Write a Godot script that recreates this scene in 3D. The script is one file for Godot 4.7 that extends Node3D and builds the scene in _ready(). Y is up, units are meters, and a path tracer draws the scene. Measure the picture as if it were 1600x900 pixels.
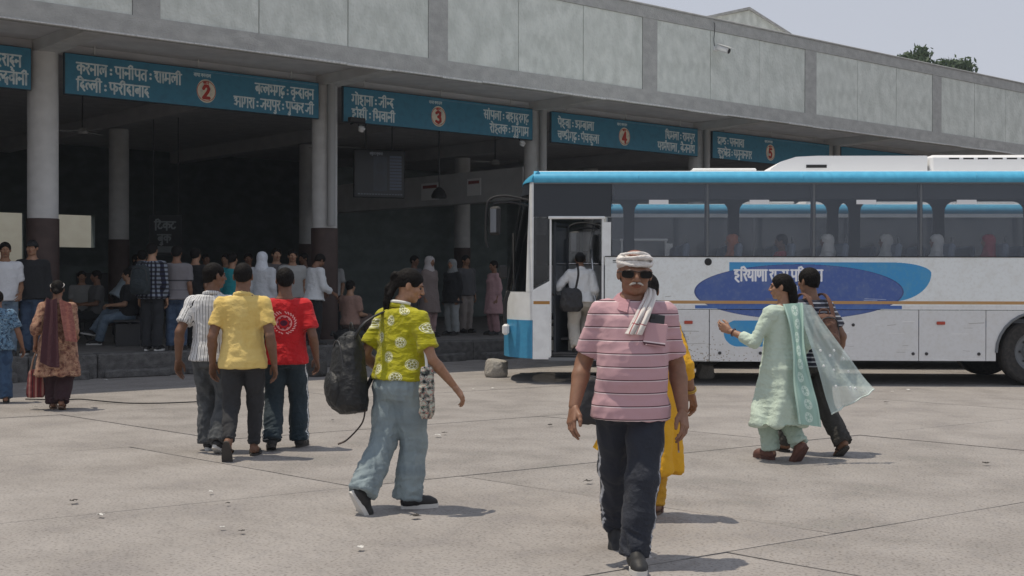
extends Node3D
# A bus stand at midday: a concrete yard, the shaded platform building with its bay signs, a bus in its bay and people walking. Metres, y up.

const WALL := Vector3(0.7547, 0, -0.656)       # along the building, to the right and away
const INTO := Vector3(-0.656, 0, -0.7547)      # into the building
const CORNER := Vector3(-6.441, 0, -19.177)    # on the platform's kerb, in front of the first column
var rnd := RandomNumberGenerator.new()

func bay(s: float, y: float, d: float) -> Vector3:      # building coordinates to the scene
	return CORNER + WALL * s + INTO * d + Vector3(0, y, 0)

func _ready():
	rnd.seed = 20240611
	var cam := Camera3D.new()
	cam.name = "camera"
	add_child(cam)
	cam.position = Vector3(0, 1.48, 0)
	cam.rotation_degrees = Vector3(-0.286, 0, 0.12)
	cam.fov = 25.36
	cam.near = 0.05
	cam.far = 600.0
	cam.current = true
	var env := Environment.new()
	env.background_mode = Environment.BG_SKY
	env.tonemap_mode = Environment.TONE_MAPPER_LINEAR
	env.tonemap_exposure = 1.12
	env.sdfgi_enabled = true
	env.ssao_enabled = true
	env.ssil_enabled = true
	env.fog_enabled = true
	env.fog_density = 0.0006
	env.fog_light_color = Color(0.76, 0.79, 0.83)
	var sky := Sky.new()
	var air := ProceduralSkyMaterial.new()
	air.sky_top_color = Color(0.69, 0.715, 0.77)
	air.sky_horizon_color = Color(0.765, 0.775, 0.8)
	air.sky_curve = 0.12
	air.ground_horizon_color = Color(0.55, 0.53, 0.5)
	air.ground_bottom_color = Color(0.45, 0.43, 0.4)
	air.sun_angle_max = 1.0
	sky.sky_material = air
	env.sky = sky
	var around := WorldEnvironment.new()
	around.name = "air"
	around.environment = env
	add_child(around)
	var sun := DirectionalLight3D.new()
	sun.name = "sun"
	add_child(sun)
	sun.light_energy = 0.87
	sun.light_color = Color(1.0, 0.955, 0.88)
	sun.light_angular_distance = 0.6
	sun.shadow_enabled = true
	sun.look_at_from_position(Vector3.ZERO, Vector3(0.28, -1.0, 0.04))
	materials()
	ground()
	station()
	signs()
	buses()
	people_kit()
	crowd()
	small_things()
# ---------------------------------------------------------------- helpers
func numbered(called: String) -> String:
	if not has_node(NodePath(called)): return called
	var k := 1
	while has_node(NodePath("%s_%03d" % [called, k])): k += 1
	return "%s_%03d" % [called, k]

func tag(o: Node, label := "", category := "", group := "", kind := "") -> Node:
	if label: o.set_meta("label", label)
	if category: o.set_meta("category", category)
	if group: o.set_meta("group", group)
	if kind: o.set_meta("kind", kind)
	return o

func thing(called: String, label: String, category: String, at := Vector3.ZERO, turn := 0.0, group := "") -> Node3D:
	var o := Node3D.new()
	o.name = numbered(called)
	add_child(o)
	o.position = at
	o.rotation.y = turn
	tag(o, label, category, group)
	return o

func put(called: String, m: Mesh, mat: Material, parent: Node = self, xf := Transform3D()) -> MeshInstance3D:
	var o := MeshInstance3D.new()
	o.name = numbered(called) if parent == self else called
	o.mesh = m
	if mat: o.material_override = mat
	parent.add_child(o, true)
	o.transform = xf
	return o

func struct(called: String, m: Mesh, mat: Material, xf := Transform3D()) -> MeshInstance3D:
	var o := put(called, m, mat, self, xf)
	o.set_meta("kind", "structure")
	return o

func sc(r: float, g: float, b: float) -> Color:      # real-world (linear) colour to sRGB albedo
	return Color(r, g, b).linear_to_srgb()

func mat(c: Color, rough := 0.85, metal := 0.0) -> StandardMaterial3D:
	var m := StandardMaterial3D.new()
	m.albedo_color = c
	m.roughness = rough
	m.metallic = metal
	return m

func noise_tex(freq: float, seed_: int, stops: Array, cols: Array, size := 512, octaves := 5, normal := 0.0, kind := FastNoiseLite.TYPE_SIMPLEX_SMOOTH) -> NoiseTexture2D:
	var n := FastNoiseLite.new()
	n.noise_type = kind
	n.seed = seed_
	n.frequency = freq
	n.fractal_octaves = octaves
	var t := NoiseTexture2D.new()
	t.width = size
	t.height = size
	t.seamless = true
	t.noise = n
	if normal > 0.0:
		t.as_normal_map = true
		t.bump_strength = normal
	elif stops.size():
		var g := Gradient.new()
		g.offsets = PackedFloat32Array(stops)
		g.colors = PackedColorArray(cols)
		t.color_ramp = g
	return t

# a matt surface with mottled colour; world triplanar, `size` metres for one repeat
func mottled(a: Color, b: Color, size: float, seed_: int, rough := 0.9, bump := 0.0, freq := 0.012, tex := 512) -> StandardMaterial3D:
	var m := mat(Color.WHITE, rough)
	m.albedo_texture = noise_tex(freq, seed_, [0.25, 0.5, 0.75], [a, a.lerp(b, 0.5), b], tex)
	m.uv1_triplanar = true
	m.uv1_world_triplanar = true
	m.uv1_scale = Vector3.ONE / size
	if bump > 0.0:
		m.normal_enabled = true
		m.normal_texture = noise_tex(freq * 6.0, seed_ + 7, [], [], tex, 4, bump)
	return m

func st_new() -> SurfaceTool:
	var st := SurfaceTool.new()
	st.begin(Mesh.PRIMITIVE_TRIANGLES)
	return st

func quad(st: SurfaceTool, a: Vector3, b: Vector3, c: Vector3, d: Vector3, ua := Vector2.ZERO, ub := Vector2(1, 0), uc := Vector2(1, 1), ud := Vector2(0, 1)) -> void:   # seen from its front: a b c d anticlockwise
	var n := (b - a).cross(d - a).normalized()
	if n.length_squared() < 0.5: n = (c - b).cross(d - c).normalized()
	for k in [[a, ua], [c, uc], [b, ub], [a, ua], [d, ud], [c, uc]]:
		st.set_normal(n)
		st.set_uv(k[1])
		st.add_vertex(k[0])

func box(st: SurfaceTool, c: Vector3, s: Vector3, bev := 0.0, xf := Transform3D()) -> void:      # box with chamfered edges
	var h := s * 0.5
	var b := minf(bev, minf(h.x, minf(h.y, h.z)) * 0.9)
	for ax in 3:
		var u := (ax + 1) % 3
		var v := (ax + 2) % 3
		for sg in [-1.0, 1.0]:
			var p: Array[Vector3] = []
			for k in [[-1.0, -1.0], [1.0, -1.0], [1.0, 1.0], [-1.0, 1.0]]:
				var q := Vector3.ZERO
				q[ax] = sg * h[ax]
				q[u] = k[0] * (h[u] - b)
				q[v] = k[1] * (h[v] - b)
				p.append(xf * (c + q))
			if sg > 0: quad(st, p[0], p[1], p[2], p[3])
			else: quad(st, p[0], p[3], p[2], p[1])
	if b <= 0.0: return
	for ax in 3:
		var u := (ax + 1) % 3
		var v := (ax + 2) % 3
		for su in [-1.0, 1.0]:
			for sv in [-1.0, 1.0]:
				var p: Array[Vector3] = []
				for k in [[-1.0, 0], [1.0, 0], [1.0, 1], [-1.0, 1]]:
					var q := Vector3.ZERO
					q[ax] = k[0] * (h[ax] - b)
					q[u] = su * (h[u] - (b if k[1] else 0.0))
					q[v] = sv * (h[v] - (0.0 if k[1] else b))
					p.append(xf * (c + q))
				if su * sv > 0: quad(st, p[0], p[1], p[2], p[3])
				else: quad(st, p[0], p[3], p[2], p[1])
	for sx in [-1.0, 1.0]:
		for sy in [-1.0, 1.0]:
			for sz in [-1.0, 1.0]:
				var a := xf * (c + Vector3(sx * h.x, sy * (h.y - b), sz * (h.z - b)))
				var e := xf * (c + Vector3(sx * (h.x - b), sy * h.y, sz * (h.z - b)))
				var f := xf * (c + Vector3(sx * (h.x - b), sy * (h.y - b), sz * h.z))
				if sx * sy * sz > 0: tri(st, a, e, f)
				else: tri(st, a, f, e)

func tri(st: SurfaceTool, a: Vector3, b: Vector3, c: Vector3) -> void:      # anticlockwise from its front
	var n := (b - a).cross(c - a).normalized()
	for p in [a, c, b]:
		st.set_normal(n)
		st.set_uv(Vector2(p.x, p.y))
		st.add_vertex(p)

func boxm(s: Vector3, bev := 0.0, c := Vector3.ZERO) -> ArrayMesh:
	var st := st_new()
	box(st, c, s, bev)
	return st.commit()

# polygon in the xy plane (anticlockwise), from z0 (back) to z1 (front)
func prism(st: SurfaceTool, pts: PackedVector2Array, z0: float, z1: float, xf := Transform3D(), uvr := Rect2(0, 0, 1, 1)) -> void:
	if Geometry2D.is_polygon_clockwise(pts): pts.reverse()
	var ix := Geometry2D.triangulate_polygon(pts)
	for k in range(0, ix.size(), 3):
		var a := pts[ix[k]]
		var b := pts[ix[k + 1]]
		var c := pts[ix[k + 2]]
		if (b - a).cross(c - a) < 0:
			var t := b
			b = c
			c = t
		for z in [z1, z0]:
			var n := (xf.basis * Vector3(0, 0, 1 if z == z1 else -1)).normalized()
			for p in ([a, c, b] if z == z1 else [a, b, c]):
				st.set_normal(n)
				st.set_uv(Vector2((p.x - uvr.position.x) / uvr.size.x, 1.0 - (p.y - uvr.position.y) / uvr.size.y))
				st.add_vertex(xf * Vector3(p.x, p.y, z))
	for k in pts.size():
		var a := pts[k]
		var b := pts[(k + 1) % pts.size()]
		quad(st, xf * Vector3(a.x, a.y, z0), xf * Vector3(b.x, b.y, z0), xf * Vector3(b.x, b.y, z1), xf * Vector3(a.x, a.y, z1))

# tube along points; r one radius or one per point; smooth
func tube(st: SurfaceTool, pts: Array, r, sides := 8, squash := 1.0, up := Vector3.UP, caps := true) -> void:
	var n := pts.size()
	var rings := []
	var prev := up
	for i in n:
		var d: Vector3 = (pts[mini(i + 1, n - 1)] - pts[maxi(i - 1, 0)]).normalized()
		var s := d.cross(prev)
		if s.length() < 0.01: s = d.cross(Vector3(0.3, 0.1, 1))
		s = s.normalized()
		var t := s.cross(d).normalized()
		prev = t
		var rr: float = r[i] if r is Array else r
		var ring := []
		for k in sides:
			var a := TAU * k / sides
			ring.append([pts[i] + (s * cos(a) + t * sin(a) * squash) * rr, (s * cos(a) * squash + t * sin(a)).normalized()])
		rings.append(ring)
	for i in n - 1:
		for k in sides:
			var k2 := (k + 1) % sides
			var u0 := float(k) / sides
			var u1 := float(k + 1) / sides
			var q := [[rings[i][k], u0, i], [rings[i][k2], u1, i], [rings[i + 1][k2], u1, i + 1], [rings[i][k], u0, i], [rings[i + 1][k2], u1, i + 1], [rings[i + 1][k], u0, i + 1]]
			for e in q:
				st.set_normal(e[0][1])
				st.set_uv(Vector2(e[1], e[2]))
				st.add_vertex(e[0][0])
	if caps:
		for e in [0, n - 1]:
			for k in range(1, sides - 1):
				var a: Vector3 = rings[e][0][0]
				var b: Vector3 = rings[e][k][0]
				var c: Vector3 = rings[e][k + 1][0]
				if e == 0: tri(st, a, b, c)
				else: tri(st, a, c, b)

func tubem(pts: Array, r, sides := 8, squash := 1.0, up := Vector3.UP) -> ArrayMesh:
	var st := st_new()
	tube(st, pts, r, sides, squash, up)
	return st.commit()

func curve(pts: Array, n: int) -> Array:      # Catmull-Rom through the points
	var out := []
	var m := pts.size()
	for i in n + 1:
		var t := float(i) / n * (m - 1)
		var k := mini(int(t), m - 2)
		out.append((pts[k] as Vector3).cubic_interpolate(pts[k + 1], pts[maxi(k - 1, 0)], pts[mini(k + 2, m - 1)], t - k))
	return out

# lathe round the y axis: profile of Vector2(radius, y) from bottom to top
func lathe(st: SurfaceTool, prof: Array, sides := 24, xf := Transform3D()) -> void:
	for i in prof.size() - 1:
		var a: Vector2 = prof[i]
		var b: Vector2 = prof[i + 1]
		var nn := Vector2(b.y - a.y, a.x - b.x).normalized()
		for k in sides:
			var t0 := TAU * k / sides
			var t1 := TAU * (k + 1) / sides
			var P := func(p: Vector2, t: float) -> Vector3: return xf * Vector3(sin(t) * p.x, p.y, cos(t) * p.x)
			var N := func(t: float) -> Vector3: return (xf.basis * Vector3(sin(t) * nn.x, nn.y, cos(t) * nn.x)).normalized()
			var q := [[P.call(a, t0), N.call(t0)], [P.call(b, t1), N.call(t1)], [P.call(a, t1), N.call(t1)], [P.call(a, t0), N.call(t0)], [P.call(b, t0), N.call(t0)], [P.call(b, t1), N.call(t1)]]
			for e in q:
				st.set_normal(e[1])
				st.set_uv(Vector2(t0 / TAU, 0))
				st.add_vertex(e[0])

# a cloth sheet with two sides: rows of points (all rows as long), thickness th
func sheet(rows: Array, th: float, uvs := Vector2.ONE) -> ArrayMesh:
	var nr := rows.size()
	var nc: int = rows[0].size()
	var nrm := []
	for i in nr:
		var r := []
		for j in nc:
			var du: Vector3 = rows[i][mini(j + 1, nc - 1)] - rows[i][maxi(j - 1, 0)]
			var dv: Vector3 = rows[mini(i + 1, nr - 1)][j] - rows[maxi(i - 1, 0)][j]
			r.append(du.cross(dv).normalized())
		nrm.append(r)
	var st := st_new()
	for side in [1.0, -1.0]:
		for i in nr - 1:
			for j in nc - 1:
				var q := [[i, j], [i, j + 1], [i + 1, j + 1], [i, j], [i + 1, j + 1], [i + 1, j]]
				if side > 0: q.reverse()
				for e in q:
					var n: Vector3 = nrm[e[0]][e[1]]
					st.set_normal(n * side)
					st.set_uv(Vector2(float(e[1]) / (nc - 1), float(e[0]) / (nr - 1)) * uvs)
					st.add_vertex(rows[e[0]][e[1]] + n * th * 0.5 * side)
	var edge := []
	for j in nc: edge.append([0, j])
	for i in range(1, nr): edge.append([i, nc - 1])
	for j in range(nc - 2, -1, -1): edge.append([nr - 1, j])
	for i in range(nr - 2, 0, -1): edge.append([i, 0])
	for k in edge.size():
		var a: Array = edge[k]
		var b: Array = edge[(k + 1) % edge.size()]
		var na: Vector3 = nrm[a[0]][a[1]] * th * 0.5
		var nb: Vector3 = nrm[b[0]][b[1]] * th * 0.5
		var pa: Vector3 = rows[a[0]][a[1]]
		var pb: Vector3 = rows[b[0]][b[1]]
		quad(st, pa - na, pb - nb, pb + nb, pa + na)
	return st.commit()

# ---------------------------------------------------------------- flat print
class Paint:
	var im: Image
	var w: int
	var h: int
	func _init(w_: int, h_: int, c: Color) -> void:
		w = w_
		h = h_
		im = Image.create_empty(w, h, true, Image.FORMAT_RGBA8)
		im.fill(c)
	func dot(x: int, y: int, c: Color, a: float) -> void:
		if a <= 0.0 or x < 0 or y < 0 or x >= w or y >= h: return
		im.set_pixel(x, y, im.get_pixel(x, y).lerp(c, minf(a, 1.0)))
	func line(a: Vector2, b: Vector2, r: float, c: Color) -> void:
		var lo := Vector2(minf(a.x, b.x) - r - 1, minf(a.y, b.y) - r - 1)
		var hi := Vector2(maxf(a.x, b.x) + r + 1, maxf(a.y, b.y) + r + 1)
		var ba := b - a
		var il := 1.0 / maxf(ba.length_squared(), 1e-6)
		for y in range(int(lo.y), int(hi.y) + 1):
			for x in range(int(lo.x), int(hi.x) + 1):
				var p := Vector2(x + 0.5, y + 0.5) - a
				dot(x, y, c, r + 0.5 - (p - ba * clampf(p.dot(ba) * il, 0, 1)).length())
	func ellipse(o: Vector2, rr: Vector2, c: Color) -> void:
		for y in range(int(o.y - rr.y - 1), int(o.y + rr.y + 2)):
			for x in range(int(o.x - rr.x - 1), int(o.x + rr.x + 2)):
				var q := (Vector2(x + 0.5, y + 0.5) - o) / rr
				dot(x, y, c, (1.0 - q.length()) * minf(rr.x, rr.y) + 0.5)
	func ring(o: Vector2, r: float, t: float, c: Color) -> void:
		for y in range(int(o.y - r - t - 1), int(o.y + r + t + 2)):
			for x in range(int(o.x - r - t - 1), int(o.x + r + t + 2)):
				dot(x, y, c, t + 0.5 - absf((Vector2(x + 0.5, y + 0.5) - o).length() - r))
	func rect(x0: float, y0: float, x1: float, y1: float, c: Color) -> void:
		im.fill_rect(Rect2i(int(x0), int(y0), int(x1 - x0), int(y1 - y0)), c)
	# grime: fine blotches of another tone
	func grime(c: Color, amount: float, freq: float, seed_: int) -> void:
		var n := FastNoiseLite.new()
		n.seed = seed_
		n.frequency = freq
		n.fractal_octaves = 4
		for y in h:
			for x in w:
				var v := n.get_noise_2d(x, y)
				if v > 0.0: im.set_pixel(x, y, im.get_pixel(x, y).lerp(c, minf(v * amount, 1.0)))
	func tex() -> ImageTexture:
		im.generate_mipmaps()
		return ImageTexture.create_from_image(im)

# Devanagari letters as strokes: width, then lines of x, y with the headline at y = 1 and the foot at y = 0
var GLYPH := {
	"k": [0.95, [[.5, 1, .5, 0], [.5, .62, .36, .76, .18, .72, .1, .55, .18, .36, .36, .34, .5, .52], [.5, .6, .66, .74, .84, .68, .88, .5, .78, .32]]],
	"g": [0.75, [[.2, 1, .2, .42, .1, .34, .04, .42], [.6, 1, .6, 0]]],
	"c": [0.75, [[.05, .72, .6, .72], [.2, .72, .14, .5, .26, .3, .42, .3, .58, .5], [.6, 1, .6, 0]]],
	"j": [0.85, [[.7, 1, .7, 0], [.7, .6, .4, .6, .38, .4, .24, .22, .06, .3]]],
	"T": [0.6, [[.3, 1, .3, .8, .12, .66, .08, .4, .22, .2, .42, .2, .54, .34]]],
	"Th": [0.62, [[.3, 1, .3, .74], [.3, .74, .12, .6, .08, .34, .24, .14, .42, .14, .54, .34, .48, .62, .3, .74]]],
	"D": [0.62, [[.32, 1, .32, .86, .12, .8, .1, .62, .3, .56, .46, .5, .5, .3, .36, .14, .16, .2]]],
	"Dh": [0.62, [[.34, 1, .34, .84, .12, .7, .08, .36, .26, .12, .5, .2, .5, .4, .36, .42, .32, .3]]],
	"N": [0.85, [[.12, 1, .12, .5, .26, .38, .42, .5, .42, 1], [.7, 1, .7, 0]]],
	"t": [0.7, [[.56, 1, .56, 0], [.56, .66, .3, .66, .12, .52, .1, .3, .26, .1]]],
	"th": [0.75, [[.6, 1, .6, 0], [.2, .92, .1, .8, .2, .7, .3, .8, .2, .9], [.2, .7, .1, .5, .22, .3, .44, .32, .6, .5]]],
	"d": [0.6, [[.34, 1, .34, .8, .14, .66, .12, .42, .28, .3, .44, .36, .36, .5, .28, .3, .5, .02]]],
	"dh": [0.75, [[.6, 1, .6, 0], [.1, .86, .24, .92, .26, .78, .12, .66, .12, .42, .3, .3, .6, .5]]],
	"n": [0.7, [[.56, 1, .56, 0], [.56, .5, .24, .5], [.24, .5, .14, .6, .06, .5, .14, .38, .24, .5]]],
	"p": [0.75, [[.6, 1, .6, 0], [.14, 1, .14, .56, .26, .38, .44, .4, .6, .54]]],
	"ph": [1.0, [[.56, 1, .56, 0], [.12, 1, .12, .56, .24, .38, .42, .4, .56, .54], [.56, .58, .7, .7, .88, .62, .86, .4, .76, .3]]],
	"b": [0.75, [[.6, 1, .6, 0], [.6, .58, .4, .72, .18, .66, .12, .46, .26, .28, .46, .32, .6, .46], [.2, .66, .52, .36]]],
	"bh": [0.85, [[.7, 1, .7, 0], [.7, .42, .34, .42, .3, .8, .16, .92, .06, .82, .16, .74], [.34, .42, .24, .5, .14, .4, .24, .3, .34, .42]]],
	"m": [0.78, [[.62, 1, .62, 0], [.16, 1, .16, .44, .62, .44], [.16, .44, .06, .36, .1, .24, .2, .3, .16, .44]]],
	"y": [0.78, [[.62, 1, .62, 0], [.1, .92, .24, .84, .24, .66, .1, .56, .16, .36, .36, .32, .62, .5]]],
	"r": [0.5, [[.12, .94, .3, .98, .4, .8, .3, .62, .12, .6, .4, .04]]],
	"l": [0.85, [[.7, 1, .7, 0], [.7, .64, .54, .72, .42, .56, .42, .38], [.42, .56, .3, .74, .12, .66, .08, .4, .2, .2]]],
	"v": [0.72, [[.58, 1, .58, 0], [.58, .58, .4, .72, .18, .66, .12, .46, .26, .28, .46, .32, .58, .46]]],
	"sh": [0.85, [[.7, 1, .7, 0], [.1, .82, .22, .94, .36, .84, .3, .66, .14, .56, .24, .4, .4, .5, .3, .26, .48, .06]]],
	"Sh": [0.75, [[.6, 1, .6, 0], [.14, 1, .14, .56, .26, .38, .44, .4, .6, .54], [.16, .66, .58, .36]]],
	"s": [0.85, [[.7, 1, .7, 0], [.12, .94, .28, .98, .36, .8, .26, .62, .1, .6, .34, .1], [.3, .5, .7, .5]]],
	"h": [0.66, [[.34, 1, .34, .86, .12, .8, .12, .64, .36, .62, .5, .5, .4, .36, .2, .36, .14, .2, .3, .04, .5, -.1]]],
	"ksh": [0.9, [[.75, 1, .75, 0], [.2, .92, .1, .74, .26, .6, .5, .62, .22, .4, .3, .18, .5, .2, .56, .4, .42, .46, .75, .5]]],
	"tr": [0.75, [[.6, 1, .6, 0], [.6, .6, .2, .6, .06, .48], [.6, .36, .14, .08]]],
	"a": [1.0, [[.86, 1, .86, 0], [.1, .82, .24, .94, .4, .82, .3, .62, .2, .6], [.3, .62, .44, .44, .34, .18, .1, .24], [.4, .52, .86, .52]]],
	"l_": [0.52, [[.42, .64, .3, .74, .12, .66, .08, .4, .2, .2], [.42, .64, .5, .4]]],
	"n_": [0.42, [[.5, .5, .24, .5], [.24, .5, .14, .6, .06, .5, .14, .38, .24, .5]]],
	"m_": [0.46, [[.16, 1, .16, .44, .5, .44], [.16, .44, .06, .36, .1, .24, .2, .3, .16, .44]]],
	"N_": [0.5, [[.12, 1, .12, .5, .26, .38, .42, .5, .42, 1]]],
	"j_": [0.6, [[.6, .6, .4, .6, .38, .4, .24, .22, .06, .3]]],
	"Sh_": [0.45, [[.14, 1, .14, .56, .26, .38, .44, .4], [.16, .66, .42, .4]]],
	"d_": [0.6, [[.34, 1, .34, .8, .14, .66, .12, .42, .3, .34, .5, .5], [.4, .3, .26, .2, .3, .06, .46, .1, .44, .28], [.46, .34, .46, -.1]]],
	"A": [0.34, [[.18, 1, .18, 0]]],
	"I": [0.4, [[.2, 1, .2, 0], [.2, 1, .16, 1.22, -.04, 1.28, -.24, 1.12]]],
	"i": [0.36, [[.16, 1, .16, 0], [.16, 1, .2, 1.24, .44, 1.3, .66, 1.1]]],
	"u": [0.0, [[-.3, -.06, -.16, -.1, -.12, -.24, -.26, -.34, -.4, -.26]]],
	"U": [0.0, [[-.44, -.1, -.3, -.2, -.34, -.34, -.14, -.4]]],
	"R": [0.0, [[-.16, -.04, -.34, -.12, -.32, -.28, -.14, -.34]]],
	"e": [0.0, [[-.22, 1, -.34, 1.2, -.56, 1.3]]],
	"E": [0.0, [[-.22, 1, -.34, 1.2, -.56, 1.3], [-.22, 1, -.26, 1.22, -.42, 1.38]]],
	"M": [0.0, [[-.3, 1.2, -.29, 1.2]]],
	"x": [0.0, [[-.4, -.14, -.39, -.14]]],
	"^": [0.0, [[-.2, 1, -.3, 1.2, -.14, 1.3, -.06, 1.2]]],
	":": [0.3, [[.14, .66, .15, .66], [.14, .26, .15, .26]]],
	",": [0.25, [[.14, .06, .08, -.12]]],
	"2": [0.6, [[.08, .76, .2, .96, .42, .96, .52, .76, .42, .52, .08, .06, .54, .06]]],
	"3": [0.6, [[.08, .86, .26, .98, .48, .9, .48, .66, .28, .54, .5, .44, .52, .18, .3, .02, .06, .14]]],
	"4": [0.6, [[.42, 0, .42, .98, .06, .3, .56, .3]]],
	"5": [0.6, [[.5, .96, .14, .96, .12, .58, .36, .62, .52, .4, .44, .1, .22, .02, .06, .12]]],
}

func word_width(word: String, em: float) -> float:
	var x := 0.0
	for t in word.split("-"): x += GLYPH[t][0] * em
	return x

# writes words of letters joined with "-", top of the headline at y; returns where it ends
func write_line(p: Paint, text: String, x: float, y: float, em: float, r: float, c: Color, squeeze := 1.0, slant := 0.0) -> float:
	var joined := true
	for word in text.split(" "):
		var x0 := x
		for t in word.split("-"):
			var g: Array = GLYPH[t]
			for s in g[1]:
				for k in range(0, s.size() - 2, 2):
					p.line(Vector2(x + s[k] * em * squeeze, y + (1.0 - s[k + 1]) * em), Vector2(x + s[k + 2] * em * squeeze, y + (1.0 - s[k + 3]) * em), r, c)
				if s.size() == 4 and absf(s[0] - s[2]) < 0.02 and absf(s[1] - s[3]) < 0.02:
					p.line(Vector2(x + s[0] * em * squeeze, y + (1.0 - s[1]) * em), Vector2(x + s[2] * em * squeeze, y + (1.0 - s[3]) * em), r * 1.35, c)
			x += g[0] * em * squeeze
		if not word in [":", ",", "2", "3", "4", "5"]:
			p.line(Vector2(x0, y), Vector2(x, y), r * 0.85, c)
		x += em * 0.28 * squeeze
	return x
# ---------------------------------------------------------------- distance fields meshed as surface nets
class Field:
	var o: Vector3
	var c: float
	var nx: int
	var ny: int
	var nz: int
	var d := PackedFloat32Array()
	var V := PackedVector3Array()
	var N := PackedVector3Array()
	var UV := PackedVector2Array()
	var I := PackedInt32Array()
	func _init(lo: Vector3, hi: Vector3, cell: float) -> void:
		c = cell
		o = lo
		nx = int(ceil((hi.x - lo.x) / c)) + 2
		ny = int(ceil((hi.y - lo.y) / c)) + 2
		nz = int(ceil((hi.z - lo.z) / c)) + 2
		d.resize(nx * ny * nz)
		d.fill(1.0)
	func rng(lo: Vector3, hi: Vector3) -> Array:
		var a := (lo - o) / c
		var b := (hi - o) / c
		return [clampi(int(a.x), 0, nx - 1), clampi(int(b.x) + 2, 0, nx), clampi(int(a.y), 0, ny - 1), clampi(int(b.y) + 2, 0, ny), clampi(int(a.z), 0, nz - 1), clampi(int(b.z) + 2, 0, nz)]
	# tapered capsule; fl flattens along axis n; cut makes the end at b flat
	func cap(a: Vector3, b: Vector3, ra: float, rb: float, k := 0.02, n := Vector3.ZERO, fl := 1.0, cut := false) -> void:
		var m := maxf(ra, rb) + k + c * 2.5
		var q := rng(a.min(b) - Vector3.ONE * m, a.max(b) + Vector3.ONE * m)
		var ba := b - a
		var flat := n != Vector3.ZERO
		var g := 1.0 / fl - 1.0
		if flat: ba += n * (n.dot(ba) * g)
		var il := 1.0 / maxf(ba.length_squared(), 1e-9)
		var dir := (b - a).normalized()
		var ik := 0.25 / k
		for z in range(q[4], q[5]):
			for y in range(q[2], q[3]):
				var i: int = q[0] + nx * (y + ny * z)
				var p := o + Vector3(q[0], y, z) * c - a
				for x in range(q[0], q[1]):
					var w := p
					if flat: w += n * (n.dot(p) * g)
					var h := clampf(w.dot(ba) * il, 0.0, 1.0)
					var e := (w - ba * h).length() - (ra + (rb - ra) * h)
					if flat: e *= 0.5 + 0.5 * fl
					if cut: e = maxf(e, (p + a - b).dot(dir))
					var f := d[i]
					var t := maxf(k - absf(f - e), 0.0)
					d[i] = minf(f, e) - t * t * ik
					i += 1
					p.x += c
	# chain of capsules
	func chain(pts: Array, rs: Array, k := 0.02, n := Vector3.ZERO, fl := 1.0, cut := false) -> void:
		for i in pts.size() - 1: cap(pts[i], pts[i + 1], rs[i], rs[i + 1], k, n, fl, cut and i == pts.size() - 2)
	# ellipsoid; sub carves it out
	func ell(ce: Vector3, r: Vector3, k := 0.01, sub := false, bs := Basis()) -> void:
		var m := maxf(r.x, maxf(r.y, r.z)) + k + c * 2.5
		var q := rng(ce - Vector3.ONE * m, ce + Vector3.ONE * m)
		var inv := bs.inverse()
		var ir := Vector3.ONE / r
		var mr := minf(r.x, minf(r.y, r.z))
		var ik := 0.25 / k
		for z in range(q[4], q[5]):
			for y in range(q[2], q[3]):
				var i: int = q[0] + nx * (y + ny * z)
				for x in range(q[0], q[1]):
					var w := (inv * (o + Vector3(x, y, z) * c - ce))
					var u := w * ir
					var l := u.length()
					var l2 := (u * ir).length()
					var e := l * (l - 1.0) / maxf(l2, 1e-5) if l2 > 1e-5 else -mr
					var f := d[i]
					if sub:
						e = -e
						var t := maxf(k - absf(f - e), 0.0)
						d[i] = maxf(f, e) + t * t * ik
					else:
						var t := maxf(k - absf(f - e), 0.0)
						d[i] = minf(f, e) - t * t * ik
					i += 1
	# column of elliptic sections [y, half width, half depth, z offset, x offset] in a frame
	func column(xf: Transform3D, sec: Array, k := 0.03, grow := 0.0) -> void:
		var L := 64
		var y0: float = sec[0][0]
		var y1: float = sec[-1][0]
		var lw := PackedFloat32Array()
		var ld := PackedFloat32Array()
		var lz := PackedFloat32Array()
		var lx := PackedFloat32Array()
		var mx := 0.0
		for i in L + 1:
			var y := lerpf(y0, y1, float(i) / L)
			var j := 0
			while j < sec.size() - 2 and y > sec[j + 1][0]: j += 1
			var A: Array = sec[j]
			var B: Array = sec[j + 1]
			var t := clampf((y - A[0]) / maxf(B[0] - A[0], 1e-5), 0, 1)
			t = lerpf(t, t * t * (3 - 2 * t), 0.6)
			lw.append(lerpf(A[1], B[1], t) + grow)
			ld.append(lerpf(A[2], B[2], t) + grow)
			lz.append(lerpf(A[3], B[3], t))
			lx.append(lerpf(A[4] if A.size() > 4 else 0.0, B[4] if B.size() > 4 else 0.0, t))
			mx = maxf(mx, maxf(lw[-1] + absf(lx[-1]), ld[-1] + absf(lz[-1])))
		var lo := Vector3.ONE * 1e9
		var hi := -lo
		for s in [-1, 1]:
			for u in [-1, 1]:
				for y in [y0, y1]:
					var p := xf * Vector3(s * mx, y, u * mx)
					lo = lo.min(p)
					hi = hi.max(p)
		var m := k + c * 2.0
		var q := rng(lo - Vector3.ONE * m, hi + Vector3.ONE * m)
		var inv := xf.affine_inverse()
		var step := inv.basis * Vector3(c, 0, 0)
		var ik := 0.25 / k
		var sy := L / (y1 - y0)
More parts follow.
